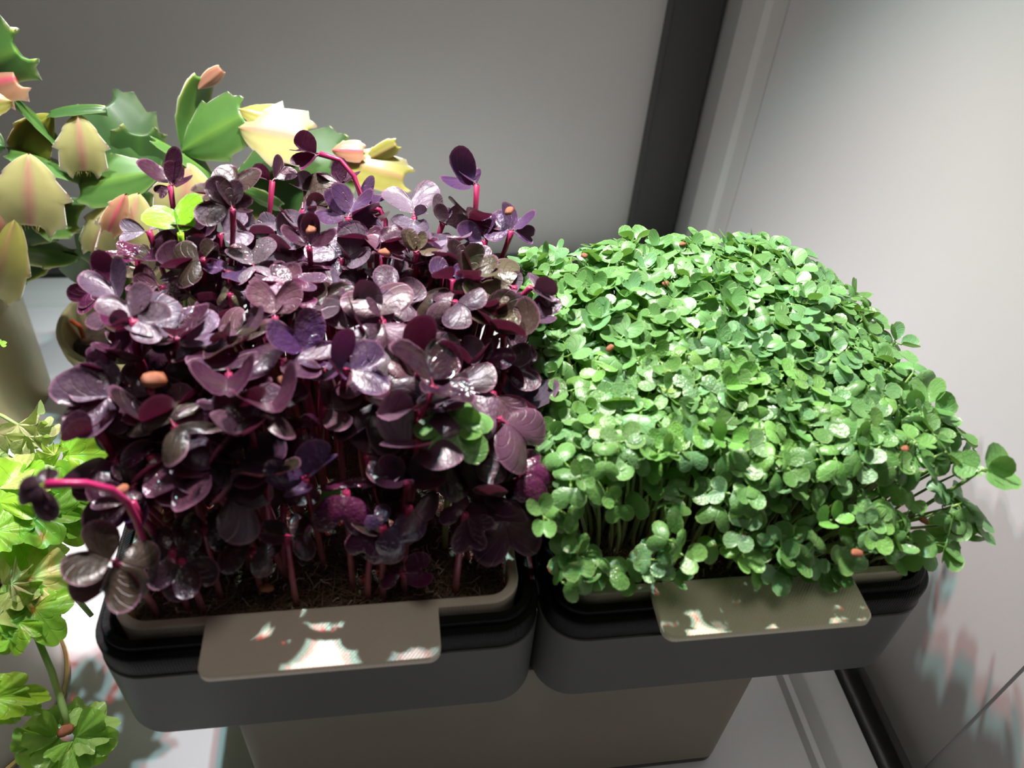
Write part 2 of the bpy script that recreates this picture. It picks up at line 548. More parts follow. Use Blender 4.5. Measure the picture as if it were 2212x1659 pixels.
    obj('root_hairs', mesh('root_hairs', vs, fs, [M_ROOT]), mt)['kind'] = 'stuff'


planter(0.0, 'left')
planter(P, 'right')

rs = thing('reservoir_base', 'pale cream reservoir box carrying both grey planters', 'base', (0, 0, 0))
obj('reservoir_body', loft('reservoir_body', (0.0192, 0.1925, 0.0035, 0.1000), 0.006, [(0.001, -0.1272), (0.0, -0.1262), (0.0, -0.0460), (0.0004, -0.0454)], [M_BASE]), rs)
obj('rubber_pad', loft('rubber_pad', (0.0192, 0.1925, 0.0035, 0.1000), 0.006, [(0.0006, -0.1300), (0.0002, -0.1296), (0.0002, -0.1272)], [M_FRAME]), rs)


# ------------------------------------------------------------------ leaf blades
def blade(seed, fold, curl, dome, wave, notch=0.25, spread=92, nphi=22, nr=7, pet=0.12, lobe=1.0, skew=0.0, rim=0.12):
    rr_ = random.Random(seed)
    ph, ph2 = rr_.uniform(0, 6.28), rr_.uniform(0, 6.28)
    vs, uv, fs = [], [], []

    def shape(x, y, rho, phi):
        z = math.sin(math.atan(fold)) * (math.sqrt(x * x + 0.006) - 0.077) - curl * (y - pet) ** 2 - dome * x * x
        z += rim * max(0.0, rho - 0.72) ** 2 * 6.0
        z += wave * rho ** 3 * math.sin(3 * phi + ph) + 0.4 * wave * rho ** 3 * math.sin(7 * phi + ph2)
        return z
    for i in range(nr + 1):
        rho = i / nr
        for j in range(nphi + 1):
            t = -1 + 2 * j / nphi
            phi = rad(spread) * t
            a = abs(t)
            Rr = (0.80 + 0.20 * math.sin(min(a / 0.42, 1) * math.pi / 2)) if a < 0.42 else 1.0 - (1.0 - 0.42 * lobe) * ((a - 0.42) / 0.58) ** 2.0
            Rr -= notch * 1.1 * math.exp(-(t / 0.15) ** 2)
            Rr *= 1 + skew * t
            r = rho * Rr
            x, y = r * math.sin(phi), pet + r * math.cos(phi)
            # keep the width in proportion when the blade folds up
            zz = shape(x, y, rho, phi)
            x *= math.cos(math.atan(fold))
            y = pet + (y - pet) / math.sqrt(1 + (curl * 0.9) ** 2)
            vs.append((x, y, zz)); uv.append((0.5 + 0.5 * t, rho))
    W = nphi + 1
    for i in range(nr):
        for j in range(nphi):
            q = i * W + j
            if i == 0: fs.append((q, q + W, q + W + 1))
            else: fs.append((q, q + W, q + W + 1, q + 1))
    # short leaf stalk
    b = len(vs)
    for y, wd in ((0.0, 0.05), (pet + 0.06, 0.035)):
        for a in (0, 120, 240):
            vs.append((wd * math.cos(rad(a)), y, wd * math.sin(rad(a)) - 0.02)); uv.append((0.5, 0.0))
    for a in range(3):
        a2 = (a + 1) % 3
        fs.append((b + a, b + 3 + a, b + 3 + a2, b + a2))
    return vs, fs, uv


def flip_ok(vs, fs):
    # upper face of the blade points to +Z
    f = fs[len(fs) // 2]
    a, b, c = (Vector(vs[i]) for i in f[:3])
    return fs if (b - a).cross(c - a).z > 0 else [tuple(reversed(f)) for f in fs]


KINDS = {
    'open': [dict(fold=.30, curl=.22, dome=.05, wave=.07, notch=.24), dict(fold=.45, curl=.15, dome=.0, wave=.09, notch=.30), dict(fold=.15, curl=.42, dome=.15, wave=.06, notch=.20, skew=.08, rim=-.1),
             dict(fold=.38, curl=-.12, dome=-.05, wave=.08, notch=.26, skew=-.06)],
    'cup': [dict(fold=.95, curl=-.15, dome=-.1, wave=.07, notch=.28), dict(fold=.7, curl=.1, dome=-.30, wave=.09, notch=.2), dict(fold=.55, curl=-.45, dome=-.35, wave=.05, notch=.24)],
    'dome': [dict(fold=-.05, curl=.60, dome=.55, wave=.04, notch=.16, rim=-.2), dict(fold=.10, curl=.85, dome=.35, wave=.06, notch=.12, rim=-.2), dict(fold=.0, curl=.45, dome=.75, wave=.05, notch=.2, rim=-.15)],
    'fold': [dict(fold=1.6, curl=.25, dome=.0, wave=.05, notch=.15), dict(fold=2.4, curl=.4, dome=0, wave=.03, notch=.1)],
    'wavy': [dict(fold=.25, curl=.2, dome=.05, wave=.17, notch=.3), dict(fold=.40, curl=.35, dome=0, wave=.15, notch=.2, skew=-.1)],
    'oval': [dict(fold=.40, curl=.25, dome=.0, wave=.03, notch=.02, spread=58, lobe=.2), dict(fold=.6, curl=.40, dome=.0, wave=.04, notch=.06, spread=64, lobe=.3)],
}
LM = {}
GEO = {}
for col, mat in (('P', M_PUR), ('G', M_GRN)):
    for kd, lst in KINDS.items():
        for i, kw in enumerate(lst):
            kw = dict(kw)
            if col == 'G':
                kw['wave'] *= .5; kw['nphi'] = 14; kw['nr'] = 4; kw['pet'] = .18; kw['notch'] *= .75; kw['dome'] += .12; kw['curl'] += .1
            vs, fs, uv = blade(i * 17 + len(kd), **kw)
            fs = flip_ok(vs, fs)
            LM.setdefault((col, kd), []).append(mesh('leaf_' + kd, vs, fs, [mat], True, uv))
            GEO.setdefault((col, kd), []).append((np.array(vs, float), fs, uv))


def frame(d, n, s):
    d = d.normalized()
    n = (n - d * n.dot(d))
    if n.length < 1e-5: n = d.orthogonal()
    n.normalize()
    x = d.cross(n)
    m = Matrix.Identity(4)
    for i, c in enumerate((x, d, n)):
        for j in range(3): m[j][i] = c[j] * s
    return m


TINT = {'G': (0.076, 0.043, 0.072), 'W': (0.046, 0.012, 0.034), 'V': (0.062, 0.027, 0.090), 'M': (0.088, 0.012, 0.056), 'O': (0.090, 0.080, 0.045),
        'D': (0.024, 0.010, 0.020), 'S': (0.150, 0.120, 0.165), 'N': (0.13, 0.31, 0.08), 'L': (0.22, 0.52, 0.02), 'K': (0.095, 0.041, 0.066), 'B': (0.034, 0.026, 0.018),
        'g': (0.15, 0.35, 0.10)}


def stem_mesh(root, head, axis, rad0, rad1, mat, bow=None, n=8, sides=6):
    L_ = (head - root).length
    c1 = root + Vector((0, 0, L_ * 0.45)) + (bow or Vector((0, 0, 0)))
    c2 = head - axis * (L_ * 0.3)
    pts = bez(root, c1, c2, head, n)
    rads = [rad0 + (rad1 - rad0) * i / (n - 1) for i in range(n)]
    rads[-1] *= 1.25 if rad0 > .0008 else .7
    v, f, u = tube_geo([p - root for p in pts], rads, sides)
    return mesh('stem', v, f, [mat], True, u)


HULL = None


def hull_mesh():
    global HULL
    if HULL is None:
        bm = bmesh.new()
        bmesh.ops.create_icosphere(bm, subdivisions=2, radius=1)
        for v in bm.verts:
            c = v.co
            k = 1 + 0.16 * math.sin(c.x * 5 + 1) * math.cos(c.y * 4) + 0.1 * math.sin(c.z * 7)
            v.co = Vector((c.x * 1.25, c.y * 0.95, c.z * 0.85)) * k
            if v.co.z < -0.3: v.co.z = -0.3 + (v.co.z + 0.3) * 0.3
        HULL = bpy.data.meshes.new('seed_hull')
        bm.to_mesh(HULL); bm.free()
        HULL.materials.append(M_HULL)
        HULL.polygons.foreach_set('use_smooth', [True] * len(HULL.polygons))
    return HULL


def jit(c, r, a=0.25):
    k = 1 + r.uniform(-a, a)
    return tuple(min(1, max(0.004, x * k * (1 + r.uniform(-a, a) * 0.5))) for x in c)


def sprout(name, label, cat, group, root, head, axis, leaves, smat, r0, r1, col, bow=None, hull=None, rnd=R):
    """leaves: list of (direction, normal, length, kind, tint, wet)"""
    t = thing(name, label, cat, root, group)
    obj('stem', stem_mesh(root, head, axis, r0, r1, smat, bow), t)
    for d, n, ln, kd, tint, wet in leaves:
        o = bpy.data.objects.new('leaf', rnd.choice(LM[(col, kd)]))
        put(o, t)
        m = frame(d, n, ln)
        m.translation = head - root
        o.matrix_local = m
        o.color = (*tint, 1 - wet)
    if hull is not None:
        o = bpy.data.objects.new('seed_hull', hull_mesh())
        put(o, t)
        o.location = hull[0] - root
        o.scale = (hull[1],) * 3
        o.rotation_euler = (rnd.uniform(-.5, .5), rnd.uniform(-.5, .5), rnd.uniform(0, 6))
    return t


# ------------------------------------------------------------------ purple sprouts: those that stand out, each where the photo has it
MATZ = -0.0052


def smooth(t):
    t = min(1, max(0, t)); return t * t * (3 - 2 * t)


def canopy(y, top=0.053):
    return top - (top - 0.010) * smooth((0.028 - y) / 0.042)


def canopy_hit(px, py, lift=0.0):
    d = ray(px, py)
    t = 0.12
    while t < 0.6:
        p = CAM_POS + d * t
        if p.z <= canopy(p.y) + lift: return p
        t += 0.0005
    return p


PSET = []      # (x, y) of placed heads
HPX = []
# label, junction x, y, lift (or ('y', Y)), tint, wet, leaves (image angle, length px, kind, roll), hull
HAND = [
 ('tall magenta sprout arching left in front of the cactus, head hanging', 690, 332, ('y', .122), 'M', 0, [(165, 62, 'fold', 0), (222, 58, 'oval', 20)], None, (778, 415)),
 ('slender forked purple sprout standing up before the dark cactus segment', 588, 392, ('y', .118), 'W', 0, [(160, 52, 'fold', 0), (58, 60, 'oval', 30)], None, (590, 470)),
 ('small upright purple sprout with folded leaves at the far left back corner', 368, 402, ('y', .112), 'W', 0, [(112, 58, 'cup', 0), (45, 46, 'cup', 0), (220, 34, 'oval', 0)], None, (374, 440)),
 ('dark pointed-leaf sprout on a long double stem near the back left', 503, 452, ('y', .092), 'D', 0, [(105, 62, 'fold', 0), (165, 70, 'open', -20), (8, 40, 'cup', 0)], None, (512, 580)),
 ('lone purple sprout rising highest at the right back against the wall', 1030, 400, ('y', .112), 'V', 0, [(160, 66, 'cup', 0), (120, 46, 'oval', 20), (100, 34, 'oval', -30)], None, (1058, 470)),
 ('silvery heart-leaved sprout at the middle of the back row', 895, 468, ('y', .112), 'S', 0, [(98, 66, 'open', 0), (-105, 52, 'open', 0), (20, 34, 'fold', 0)], None, None),
 ('upright purple sprout with one rolled leaf beside the arching magenta one', 792, 445, ('y', .115), 'V', 0, [(100, 62, 'fold', 0), (60, 46, 'oval', 0)], None, None),
 ('lavender V-leaved sprout under the hanging magenta head', 678, 420, ('y', .118), 'S', 0, [(150, 56, 'fold', 0), (38, 56, 'fold', 0)], None, None),
 ('dark bud-like sprout just right of the lavender V-leaved one', 738, 402, ('y', .120), 'W', 0, [(128, 42, 'cup', 0), (75, 48, 'oval', 0)], None, (740, 450)),
 ('sprout with a brown-backed upright leaf at the back left of centre', 655, 452, ('y', .110), 'B', 0, [(85, 70, 'cup', 120), (15, 60, 'fold', 0)], None, None),
 ('bright violet broad-leaved sprout on a dark stalk at the back', 752, 470, ('y', .105), 'V', 0, [(165, 62, 'open', 0), (75, 58, 'cup', 0), (20, 66, 'cup', 60)], None, (770, 520)),
 ('lavender-leaved sprout leaning over the left back edge', 322, 500, ('y', .100), 'S', 0, [(188, 60, 'oval', 0), (62, 52, 'oval', 0)], None, (352, 560)),
 ('lime-green sprout with a cupped bright leaf at the back left of the purple tray', 390, 505, ('y', .088), 'L', 0, [(102, 34, 'cup', 40), (110, 70, 'open', 0)], None, (393, 590)),
 ('sprout with two big pale lavender leaves behind the dark double-stemmed one', 590, 508, ('y', .100), 'S', 0, [(95, 70, 'dome', 0), (10, 64, 'open', 0)], None, None),
 ('flat lavender sprout between the lime sprout and the long double stem', 475, 505, ('y', .098), 'S', 0, [(185, 56, 'open', 0), (20, 64, 'open', 0)], None, None),
 ('wine-red cup-shaped sprout with an orange fleck at the back centre', 668, 535, ('y', .085), 'W', 0, [(125, 52, 'cup', 0), (55, 52, 'cup', 0)], (672, 498, .0016), (685, 610)),
 ('grey three-leaved sprout with water on its right leaf', 738, 560, ('y', .088), 'S', .3, [(128, 66, 'open', 0), (22, 70, 'open', 0), (205, 54, 'open', 0)], None, None),
 ('brown heart-shaped sprout in front of the lime sprout', 440, 560, ('y', .080), 'B', 0, [(200, 72, 'open', 0), (62, 50, 'fold', 0)], None, (450, 640)),
 ('pinkish sprout with long flat leaves over the left edge', 350, 618, ('y', .078), 'K', 0, [(168, 72, 'oval', 0), (195, 60, 'oval', 0), (-30, 46, 'open', 0)], None, None),
 ('magenta sprout reaching left across the brass pot', 224, 624, ('y', .075), 'M', 0, [(215, 74, 'oval', 0), (55, 62, 'cup', 0), (175, 46, 'dome', 40)], None, (290, 650)),
 ('dark oval-leaved sprout beside the lone tall one at right back', 1048, 520, ('y', .098), 'V', 0, [(100, 62, 'oval', 0), (190, 58, 'open', 0)], None, (1035, 600)),
 ('purple sprout with a brown seed hull at the right back corner', 1105, 500, ('y', .100), 'V', 0, [(-12, 52, 'oval', 0), (68, 44, 'cup', 0), (160, 54, 'open', 0)], (1100, 456, .0015), None),
 ('sprout with one large olive-silver leaf holding a water drop at the right edge', 1112, 622, ('y', .074), 'O', .3, [(150, 84, 'dome', 0)], None, (1105, 690)),
 ('grey-purple folded sprout leaning over the green tray, upper one', 1146, 622, ('y', .066), 'G', 0, [(28, 66, 'dome', 0), (-25, 62, 'fold', 0)], None, (1112, 660)),
 ('grey-purple sprout leaning over the green tray just below the folded one', 1138, 680, ('y', .060), 'G', 0, [(-18, 66, 'open', 0), (95, 34, 'oval', 0)], None, (1110, 735)),
 ('olive-brown cupped sprout on a red stem right of centre at the back', 900, 545, ('y', .080), 'O', 0, [(155, 48, 'cup', 100), (30, 44, 'cup', 100), (95, 34, 'cup', 0)], None, (890, 640)),
 ('diamond-shaped grey-purple sprout right of the tray centre', 838, 645, ('y', .068), 'G', 0, [(62, 66, 'open', 0), (-20, 72, 'open', 0)], None, None),
 ('long brown boat-leaved sprout on a stout stem near the tray centre', 695, 648, ('y', .070), 'G', 0, [(172, 52, 'dome', 0), (22, 60, 'dome', 0)], None, (698, 720)),
 ('tiny olive sprout with two round leaves left of the tray centre', 497, 632, ('y', .072), 'O', 0, [(165, 32, 'dome', 0), (12, 32, 'dome', 0)], None, None),
 ('sprout on a thick bending red stem at the left edge, leaves spread like wings', 286, 692, ('y', .046), 'G', 0, [(112, 64, 'open', 0), (-8, 66, 'open', 0), (205, 50, 'fold', 0)], None, (292, 930)),
 ('silver-green heart-shaped leaf with bright wet glint left of centre', 450, 806, ('y', .040), 'S', .5, [(100, 66, 'open', 0)], None, None),
 ('pale stem tipped by a large brown seed hull at the left side', 326, 842, ('y', .036), 'B', 0, [(60, 30, 'fold', 0)], (334, 820, .0025), (300, 965)),
 ('upright wine-purple leaf pair at the left edge above the brown hull', 236, 806, ('y', .040), 'M', 0, [(105, 74, 'oval', 0), (160, 62, 'fold', 0)], None, (285, 880)),
 ('broad lilac-leaved sprout hanging over the left edge with a damp patch', 250, 852, ('y', .034), 'G', .15, [(196, 100, 'open', 0), (215, 110, 'open', 0), (150, 62, 'open', 0)], None, (300, 950)),
 ('edge-on purple sprout on a thick stalk over the left rim', 212, 932, ('y', .024), 'W', 0, [(33, 60, 'oval', 60), (200, 80, 'fold', 40), (12, 44, 'dome', 80)], None, (292, 1045)),
 ('dark sprout on a horizontal pink stem reaching out over the celery', 98, 1046, ('y', -.003), 'D', 0, [(-125, 66, 'dome', 0), (128, 46, 'dome', 0), (80, 40, 'oval', 75), (-80, 46, 'oval', 75)], None, (275, 1035)),
 ('glossy double-domed sprout above the left front corner', 325, 985, ('y', .022), 'M', .5, [(140, 52, 'dome', 0), (-35, 62, 'dome', 0)], None, None),
 ('largest grey-violet sprout in the front left, two broad overlapping leaves', 478, 1072, ('y', .012), 'G', 0, [(52, 92, 'open', 0), (-18, 98, 'open', 0), (150, 74, 'cup', 0)], None, None),
 ('pinkish-brown two-leaved sprout right of the largest grey-violet one', 612, 1092, ('y', .016), 'K', 0, [(110, 62, 'open', 0), (35, 80, 'oval', 0)], None, None),
 ('small green sprout tucked behind the pinkish-brown one at the front', 672, 1098, ('y', .020), 'N', 0, [(25, 72, 'oval', 0), (-100, 44, 'fold', 0)], None, None),
 ('large green sprout with four leaves at the right of the purple tray', 982, 925, ('y', .020), 'N', 0, [(145, 74, 'open', 0), (55, 70, 'open', 0), (-82, 74, 'open', 0), (5, 54, 'cup', 0)], None, None),
 ('grey-purple sprout wearing a big brown seed hull at the right front', 1035, 978, ('y', .022), 'G', 0, [(60, 70, 'open', 0), (-25, 72, 'open', 0), (165, 46, 'open', 0)], (1035, 968, .0025), None),
 ('shiny magenta curled sprout leaning across to the green tray', 1132, 1022, ('y', .016), 'M', .5, [(40, 62, 'dome', 0), (-15, 70, 'dome', 0), (-60, 46, 'dome', 0)], None, (1085, 1060)),
 ('rose-purple two-leaved sprout left of the brown hull at the right front', 792, 985, ('y', .022), 'K', .1, [(78, 56, 'open', 0), (-12, 80, 'open', 0)], None, None),
 ('mauve sprout with two leaves side by side at the centre front', 700, 882, ('y', .032), 'K', 0, [(40, 72, 'open', 0), (-14, 72, 'open', 0)], None, (695, 960)),
 ('heart-shaped grey-purple sprout above the big green one', 890, 852, ('y', .038), 'G', 0, [(118, 66, 'open', 0), (42, 74, 'open', 0), (178, 64, 'fold', 0), (5, 60, 'fold', 0)], None, (880, 940)),
 ('violet-grey twin-leaved sprout above the heart-shaped one', 972, 745, ('y', .052), 'G', 0, [(190, 58, 'open', 0), (-62, 66, 'open', 0)], None, None),
 ('magenta oval-leaved sprout at the right side beside a crinkled pale leaf', 1048, 785, ('y', .046), 'M', 0, [(138, 56, 'oval', 0), (48, 60, 'wavy', 0), (-10, 40, 'oval', 0)], None, (1030, 860)),
 ('big folded plum-coloured sprout at the right edge', 1092, 800, ('y', .046), 'W', 0, [(8, 72, 'open', 0), (-55, 56, 'fold', 0), (60, 60, 'dome', 0)], None, None),
 ('long boat-leaved rose sprout pointing down at the right edge', 1066, 850, ('y', .036), 'K', 0, [(160, 84, 'oval', 20), (-52, 76, 'oval', 0)], None, (1010, 930)),
 ('wet wrinkled ruby sprout in the middle of the front half', 655, 930, ('y', .028), 'M', 1, [(100, 50, 'dome', 0), (-85, 58, 'dome', 0)], None, None),
 ('dripping wet magenta sprout standing right of centre at the front', 748, 1062, ('y', .014), 'M', 1, [(95, 66, 'dome', 0), (-98, 72, 'dome', 0)], None, None),
 ('wet violet dome-leaved sprout low at the front right', 828, 1138, ('y', .006), 'V', .9, [(130, 44, 'dome', 0), (-42, 84, 'dome', 0)], None, None),
 ('pink glossy curled leaf low at the front beside the wet violet one', 806, 1150, ('y', .007), 'M', .7, [(-115, 56, 'dome', 0), (150, 34, 'oval', 0)], None, None),
 ('brownish-pink square dome leaf low at the front right', 884, 1096, ('y', .009), 'K', .3, [(-38, 84, 'dome', 0)], None, None),
 ('dark pointed sprout hanging down at the front right corner', 1005, 1110, ('y', .008), 'W', .2, [(-82, 84, 'oval', 0), (-40, 66, 'oval', 0), (140, 50, 'dome', 0)], None, (995, 1240)),
 ('crumpled magenta seedling lying on the mat at the front', 870, 1240, ('y', .0045), 'M', .6, [(10, 62, 'cup', 0), (160, 48, 'dome', 0)], None, (850, 1262)),
 ('large dark olive three-leaved sprout spilling over the front left corner', 250, 1215, ('y', -.002), 'B', 0, [(160, 92, 'open', 0), (-112, 92, 'open', 0), (-10, 80, 'dome', 0)], None, (300, 1260)),
 ('dark folded sprout bowed over the mat at the front left', 392, 1212, ('y', .003), 'D', .2, [(-110, 72, 'open', 0), (-62, 76, 'open', 0)], None, (410, 1290)),
 ('black-purple shiny sprout above the folded one at the front left', 372, 1190, ('y', .007), 'D', .4, [(20, 84, 'dome', 0), (165, 54, 'dome', 0)], None, None),
 ('glistening dark sprout with beaded water under the largest grey-violet one', 440, 1140, ('y', .010), 'D', 1, [(10, 62, 'dome', 0), (195, 54, 'dome', 0)], None, None),
 ('dark twisted sprout with an orange hull at the left front edge', 285, 1085, ('y', .010), 'D', .3, [(172, 76, 'oval', 0), (205, 72, 'oval', 0), (100, 40, 'dome', 0)], (262, 1062, .0016), None),
 ('dark round-leaved sprout over the mat at the centre front', 545, 1190, ('y', .006), 'D', .2, [(165, 72, 'dome', 0), (-20, 60, 'dome', 0)], None, None),
 ('smoky grey sprout with a magenta underside at the centre front', 620, 1160, ('y', .008), 'D', .1, [(15, 66, 'dome', 0), (170, 66, 'fold', 0)], None, None),
 ('plum sprout with an upright cup in the right half of the front', 880, 1040, ('y', .014), 'W', .2, [(15, 78, 'cup', 0), (175, 66, 'cup', 0)], None, None),
]
rp = random.Random(11)
for (label, jx, jy, dp, tint, wet, lv, hull, rootpx) in HAND:
    head = aty(jx, jy, dp[1]) if isinstance(dp, tuple) else canopy_hit(jx, jy, dp)
    PSET.append((head.x, head.y, head.z))
    HPX.append((jx, jy, depth(head)))
    if rootpx is not None:
        q = ray(*rootpx)
        # a point of the stem lower down; the root lies beyond it, on the mat
        mid = atz(rootpx[0], rootpx[1], max(MATZ, head.z * 0.45 if head.z > 0.02 else MATZ))
        if (mid - head).length > 0.06:
            mid = aty(rootpx[0], rootpx[1], head.y + 0.004)
        root = Vector((mid.x + (mid.x - head.x) * .4, mid.y + (mid.y - head.y) * .25, MATZ))
    else:
        root = Vector((head.x + rp.gauss(0, .003), head.y + rp.gauss(0, .003), MATZ))
    root.x = min(max(0.006 + (0.0525 - root.x) * 0.0, root.x), D - 0.006)
    root.y = min(max(0.0065, root.y), D - 0.006)
    up = Vector((0, 0, 1))
    toc = (CAM_POS - head).normalized()
    dep = depth(head)
    leaves = []
    for th, lp, kd, roll in lv:
        ku, kc = (0.62, 0.55) if jy < 1090 else (0.16, 0.88)
        n0 = (up * ku + toc * kc + Vector((rp.gauss(0, .12), rp.gauss(0, .12), 0))).normalized()
        di = CR * math.cos(rad(th)) + CU * math.sin(rad(th))
        d = (di - n0 * di.dot(n0)).normalized()
        if roll:
            n0 = Matrix.Rotation(rad(roll), 3, d) @ n0
        fs_ = max(0.78, math.sqrt(max(0, 1 - d.dot(toc) ** 2)))
        ln = lp * dep / FPX / fs_ * (0.95 if kd in ('oval', 'fold') else 1.06)
        leaves.append((d, n0, ln, kd, jit(TINT[tint], rp, .12), wet))
    ax = (head - root).normalized()
    hl = None
    if hull:
        hp = aty(hull[0], hull[1], head.y - 0.001)
        hl = (hp, hull[2])
    sm = M_STP
    if tint in 'NL': sm = M_STN
    if 'pink stem' in label: sm = M_STK
    bow = None
    if 'arching' in label: ax = Vector((-.75, -.1, .1)); bow = Vector((0, 0, .02))
    if 'horizontal' in label: ax = Vector((-1, -.1, .05)); root = Vector((.010, .012, MATZ)); bow = Vector((-.001, 0, .006))
    r0 = 0.00125 if 'thick' in label else 0.00095
    cat = 'sprout'
    sprout('green_sprout' if tint in 'NL' else 'purple_sprout', label, cat, 'purple radish sprouts in the left tray', root, head, ax, leaves, sm, r0, r0 * .85, 'P' if tint not in 'NL' else 'G', bow, hl, rp)

# the rest of the purple stand
WORD = {'G': 'grey-violet', 'W': 'wine-purple', 'V': 'violet', 'M': 'magenta', 'O': 'olive-tinged', 'D': 'blackish purple', 'S': 'silvery lilac', 'K': 'rosy mauve', 'B': 'brown-purple'}
zoneX = lambda t: 'left' if t < .33 else ('middle' if t < .67 else 'right')
zoneY = lambda t: 'front' if t < .30 else ('centre' if t < .66 else 'back')
rp = random.Random(23)
NP = 15
for j in range(NP):
    for i in range(NP):
        u = (i + .5 + rp.uniform(-.42, .42)) / NP
        v = (j + .5 + rp.uniform(-.42, .42)) / NP
        if v < .5 and rp.random() < .24: continue
        root = Vector((0.006 + (D - .012) * u, 0.0145 + (D - .0195) * v, MATZ))
        cx, cy = u - .5, v - .5
        lean = Vector(((cx * .022 if cx > 0 else cx * .010) + rp.gauss(0, .0025), (cy * .020 if cy > 0 else cy * .006) + rp.gauss(0, .002), 0))
        if v < .35 and cx > .25: lean.x = min(lean.x, .003)
        y = root.y + lean.y
        h = canopy(y, 0.0555) - abs(rp.gauss(0, .0055)) + 0.001
        if v < .2: h -= rp.uniform(0, .008)
        if abs(cx) > .42: h -= rp.uniform(0, .010)
        if rp.random() < .06 and v > .4 and u < .8: h += .006
        if u > .75 and v > .7: h -= .004
        h = max(h, .004)
        head = Vector((root.x, root.y, 0)) + lean * min(1, h / .05) + Vector((0, 0, h))
        near = min((Vector((a - head.x, b - head.y, c - head.z)).length for a, b, c in PSET), default=1)
        if near < .0075: head.z = max(.004, head.z - rp.uniform(.006, .014))
        q_ = CM.transposed() @ (head - CAM_POS)
        ix, iy = 1106 + FPX * q_.x / -q_.z, 829.5 - FPX * q_.y / -q_.z
        if any(abs(ix - a) < 62 and abs(iy - b) < 52 and -q_.z < c + .004 for a, b, c in HPX) and rp.random() < .72: continue
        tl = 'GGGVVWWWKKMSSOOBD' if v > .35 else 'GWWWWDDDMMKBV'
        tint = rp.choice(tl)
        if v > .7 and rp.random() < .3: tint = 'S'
        ax = ((head - root).normalized() + Vector((rp.gauss(0, .22), rp.gauss(0, .22), 0.3))).normalized()
        az = rp.uniform(0, 6.28)
        e1 = ax.orthogonal().normalized(); e2 = ax.cross(e1)
        leaves = []
        nl = 2
        kd = rp.choice(['open', 'open', 'open', 'wavy', 'cup', 'dome', 'dome', 'fold', 'open'])
        base_len = rp.uniform(.0086, .0118) * (1.18 if v < .45 else 1)
        wet = 0 if rp.random() < .8 else rp.uniform(.4, 1)
        for q in range(nl):
            a = az + q * math.pi + rp.gauss(0, .25)
            el = rp.uniform(-.1, .65)
            rd = e1 * math.cos(a) + e2 * math.sin(a)
            d = (rd * math.cos(el) + ax * math.sin(el)).normalized()
            n = (ax * math.cos(el) - rd * math.sin(el)).normalized()
            k2 = kd if rp.random() < .75 else rp.choice(['open', 'dome', 'cup'])
            leaves.append((d, n, base_len * (1 if q == 0 else rp.uniform(.72, 1.0)), k2, jit(TINT[tint], rp), wet))
        if rp.random() < .28:
            a = az + math.pi / 2
            rd = e1 * math.cos(a) + e2 * math.sin(a)
            leaves.append(((rd * .5 + ax).normalized(), (ax * .5 - rd).normalized(), base_len * .55, 'oval', jit(TINT[tint], rp), wet))
        size = 'broad-leaved' if base_len > .0112 else 'small-leaved' if base_len < .0096 else 'two-leaved'
        lab = '%s %s%s sprout at the %s %s of the left tray' % (size, 'wet ' if wet else '', WORD[tint], zoneX(u), zoneY(v))
        hl = None
        if rp.random() < .022:
            hl = (head + Vector((0, -.001, .002)), rp.uniform(.0013, .002)); lab = 'seed-capped ' + lab
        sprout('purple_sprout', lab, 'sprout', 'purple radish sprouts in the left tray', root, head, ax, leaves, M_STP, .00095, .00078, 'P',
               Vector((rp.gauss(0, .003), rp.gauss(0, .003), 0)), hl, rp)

# ------------------------------------------------------------------ green sprouts
rg = random.Random(5)


def gcan(u, v):
    """height of the green canopy over tray place u, v in 0..1"""
    e = 0.0405 + 0.0095 * (1 - (2 * u - 1) ** 2) * smooth((v - .15) / .6)
    e -= 0.020 * smooth((0.16 - v) / .16)
    e -= 0.004 * smooth((v - .90) / .10)
    e -= 0.007 * smooth((0.10 - u) / .10)
    e -= 0.009 * smooth((u - .86) / .14)
    return e + .0018 * math.sin(u * 9 + 1) * math.cos(v * 8)


def green_leaves(ax, rnd, tint, big=1.0):
    az = rnd.uniform(0, 6.28)
    e1 = ax.orthogonal().normalized(); e2 = ax.cross(e1)
    out = []
    L_ = rnd.uniform(.0048, .0066) * big
    kd = rnd.choice(['open', 'open', 'dome', 'dome', 'dome', 'cup'])
    for q in range(2):
        a = az + q * math.pi + rnd.gauss(0, .25)
        el = rnd.uniform(-.25, .45)
        rd = e1 * math.cos(a) + e2 * math.sin(a)
        out.append(((rd * math.cos(el) + ax * math.sin(el)).normalized(), (ax * math.cos(el) - rd * math.sin(el)).normalized(),
                    L_ * (1 if q == 0 else rnd.uniform(.8, 1)), kd if rnd.random() < .8 else 'open', tint, 0 if rnd.random() < .85 else .6))
    return out


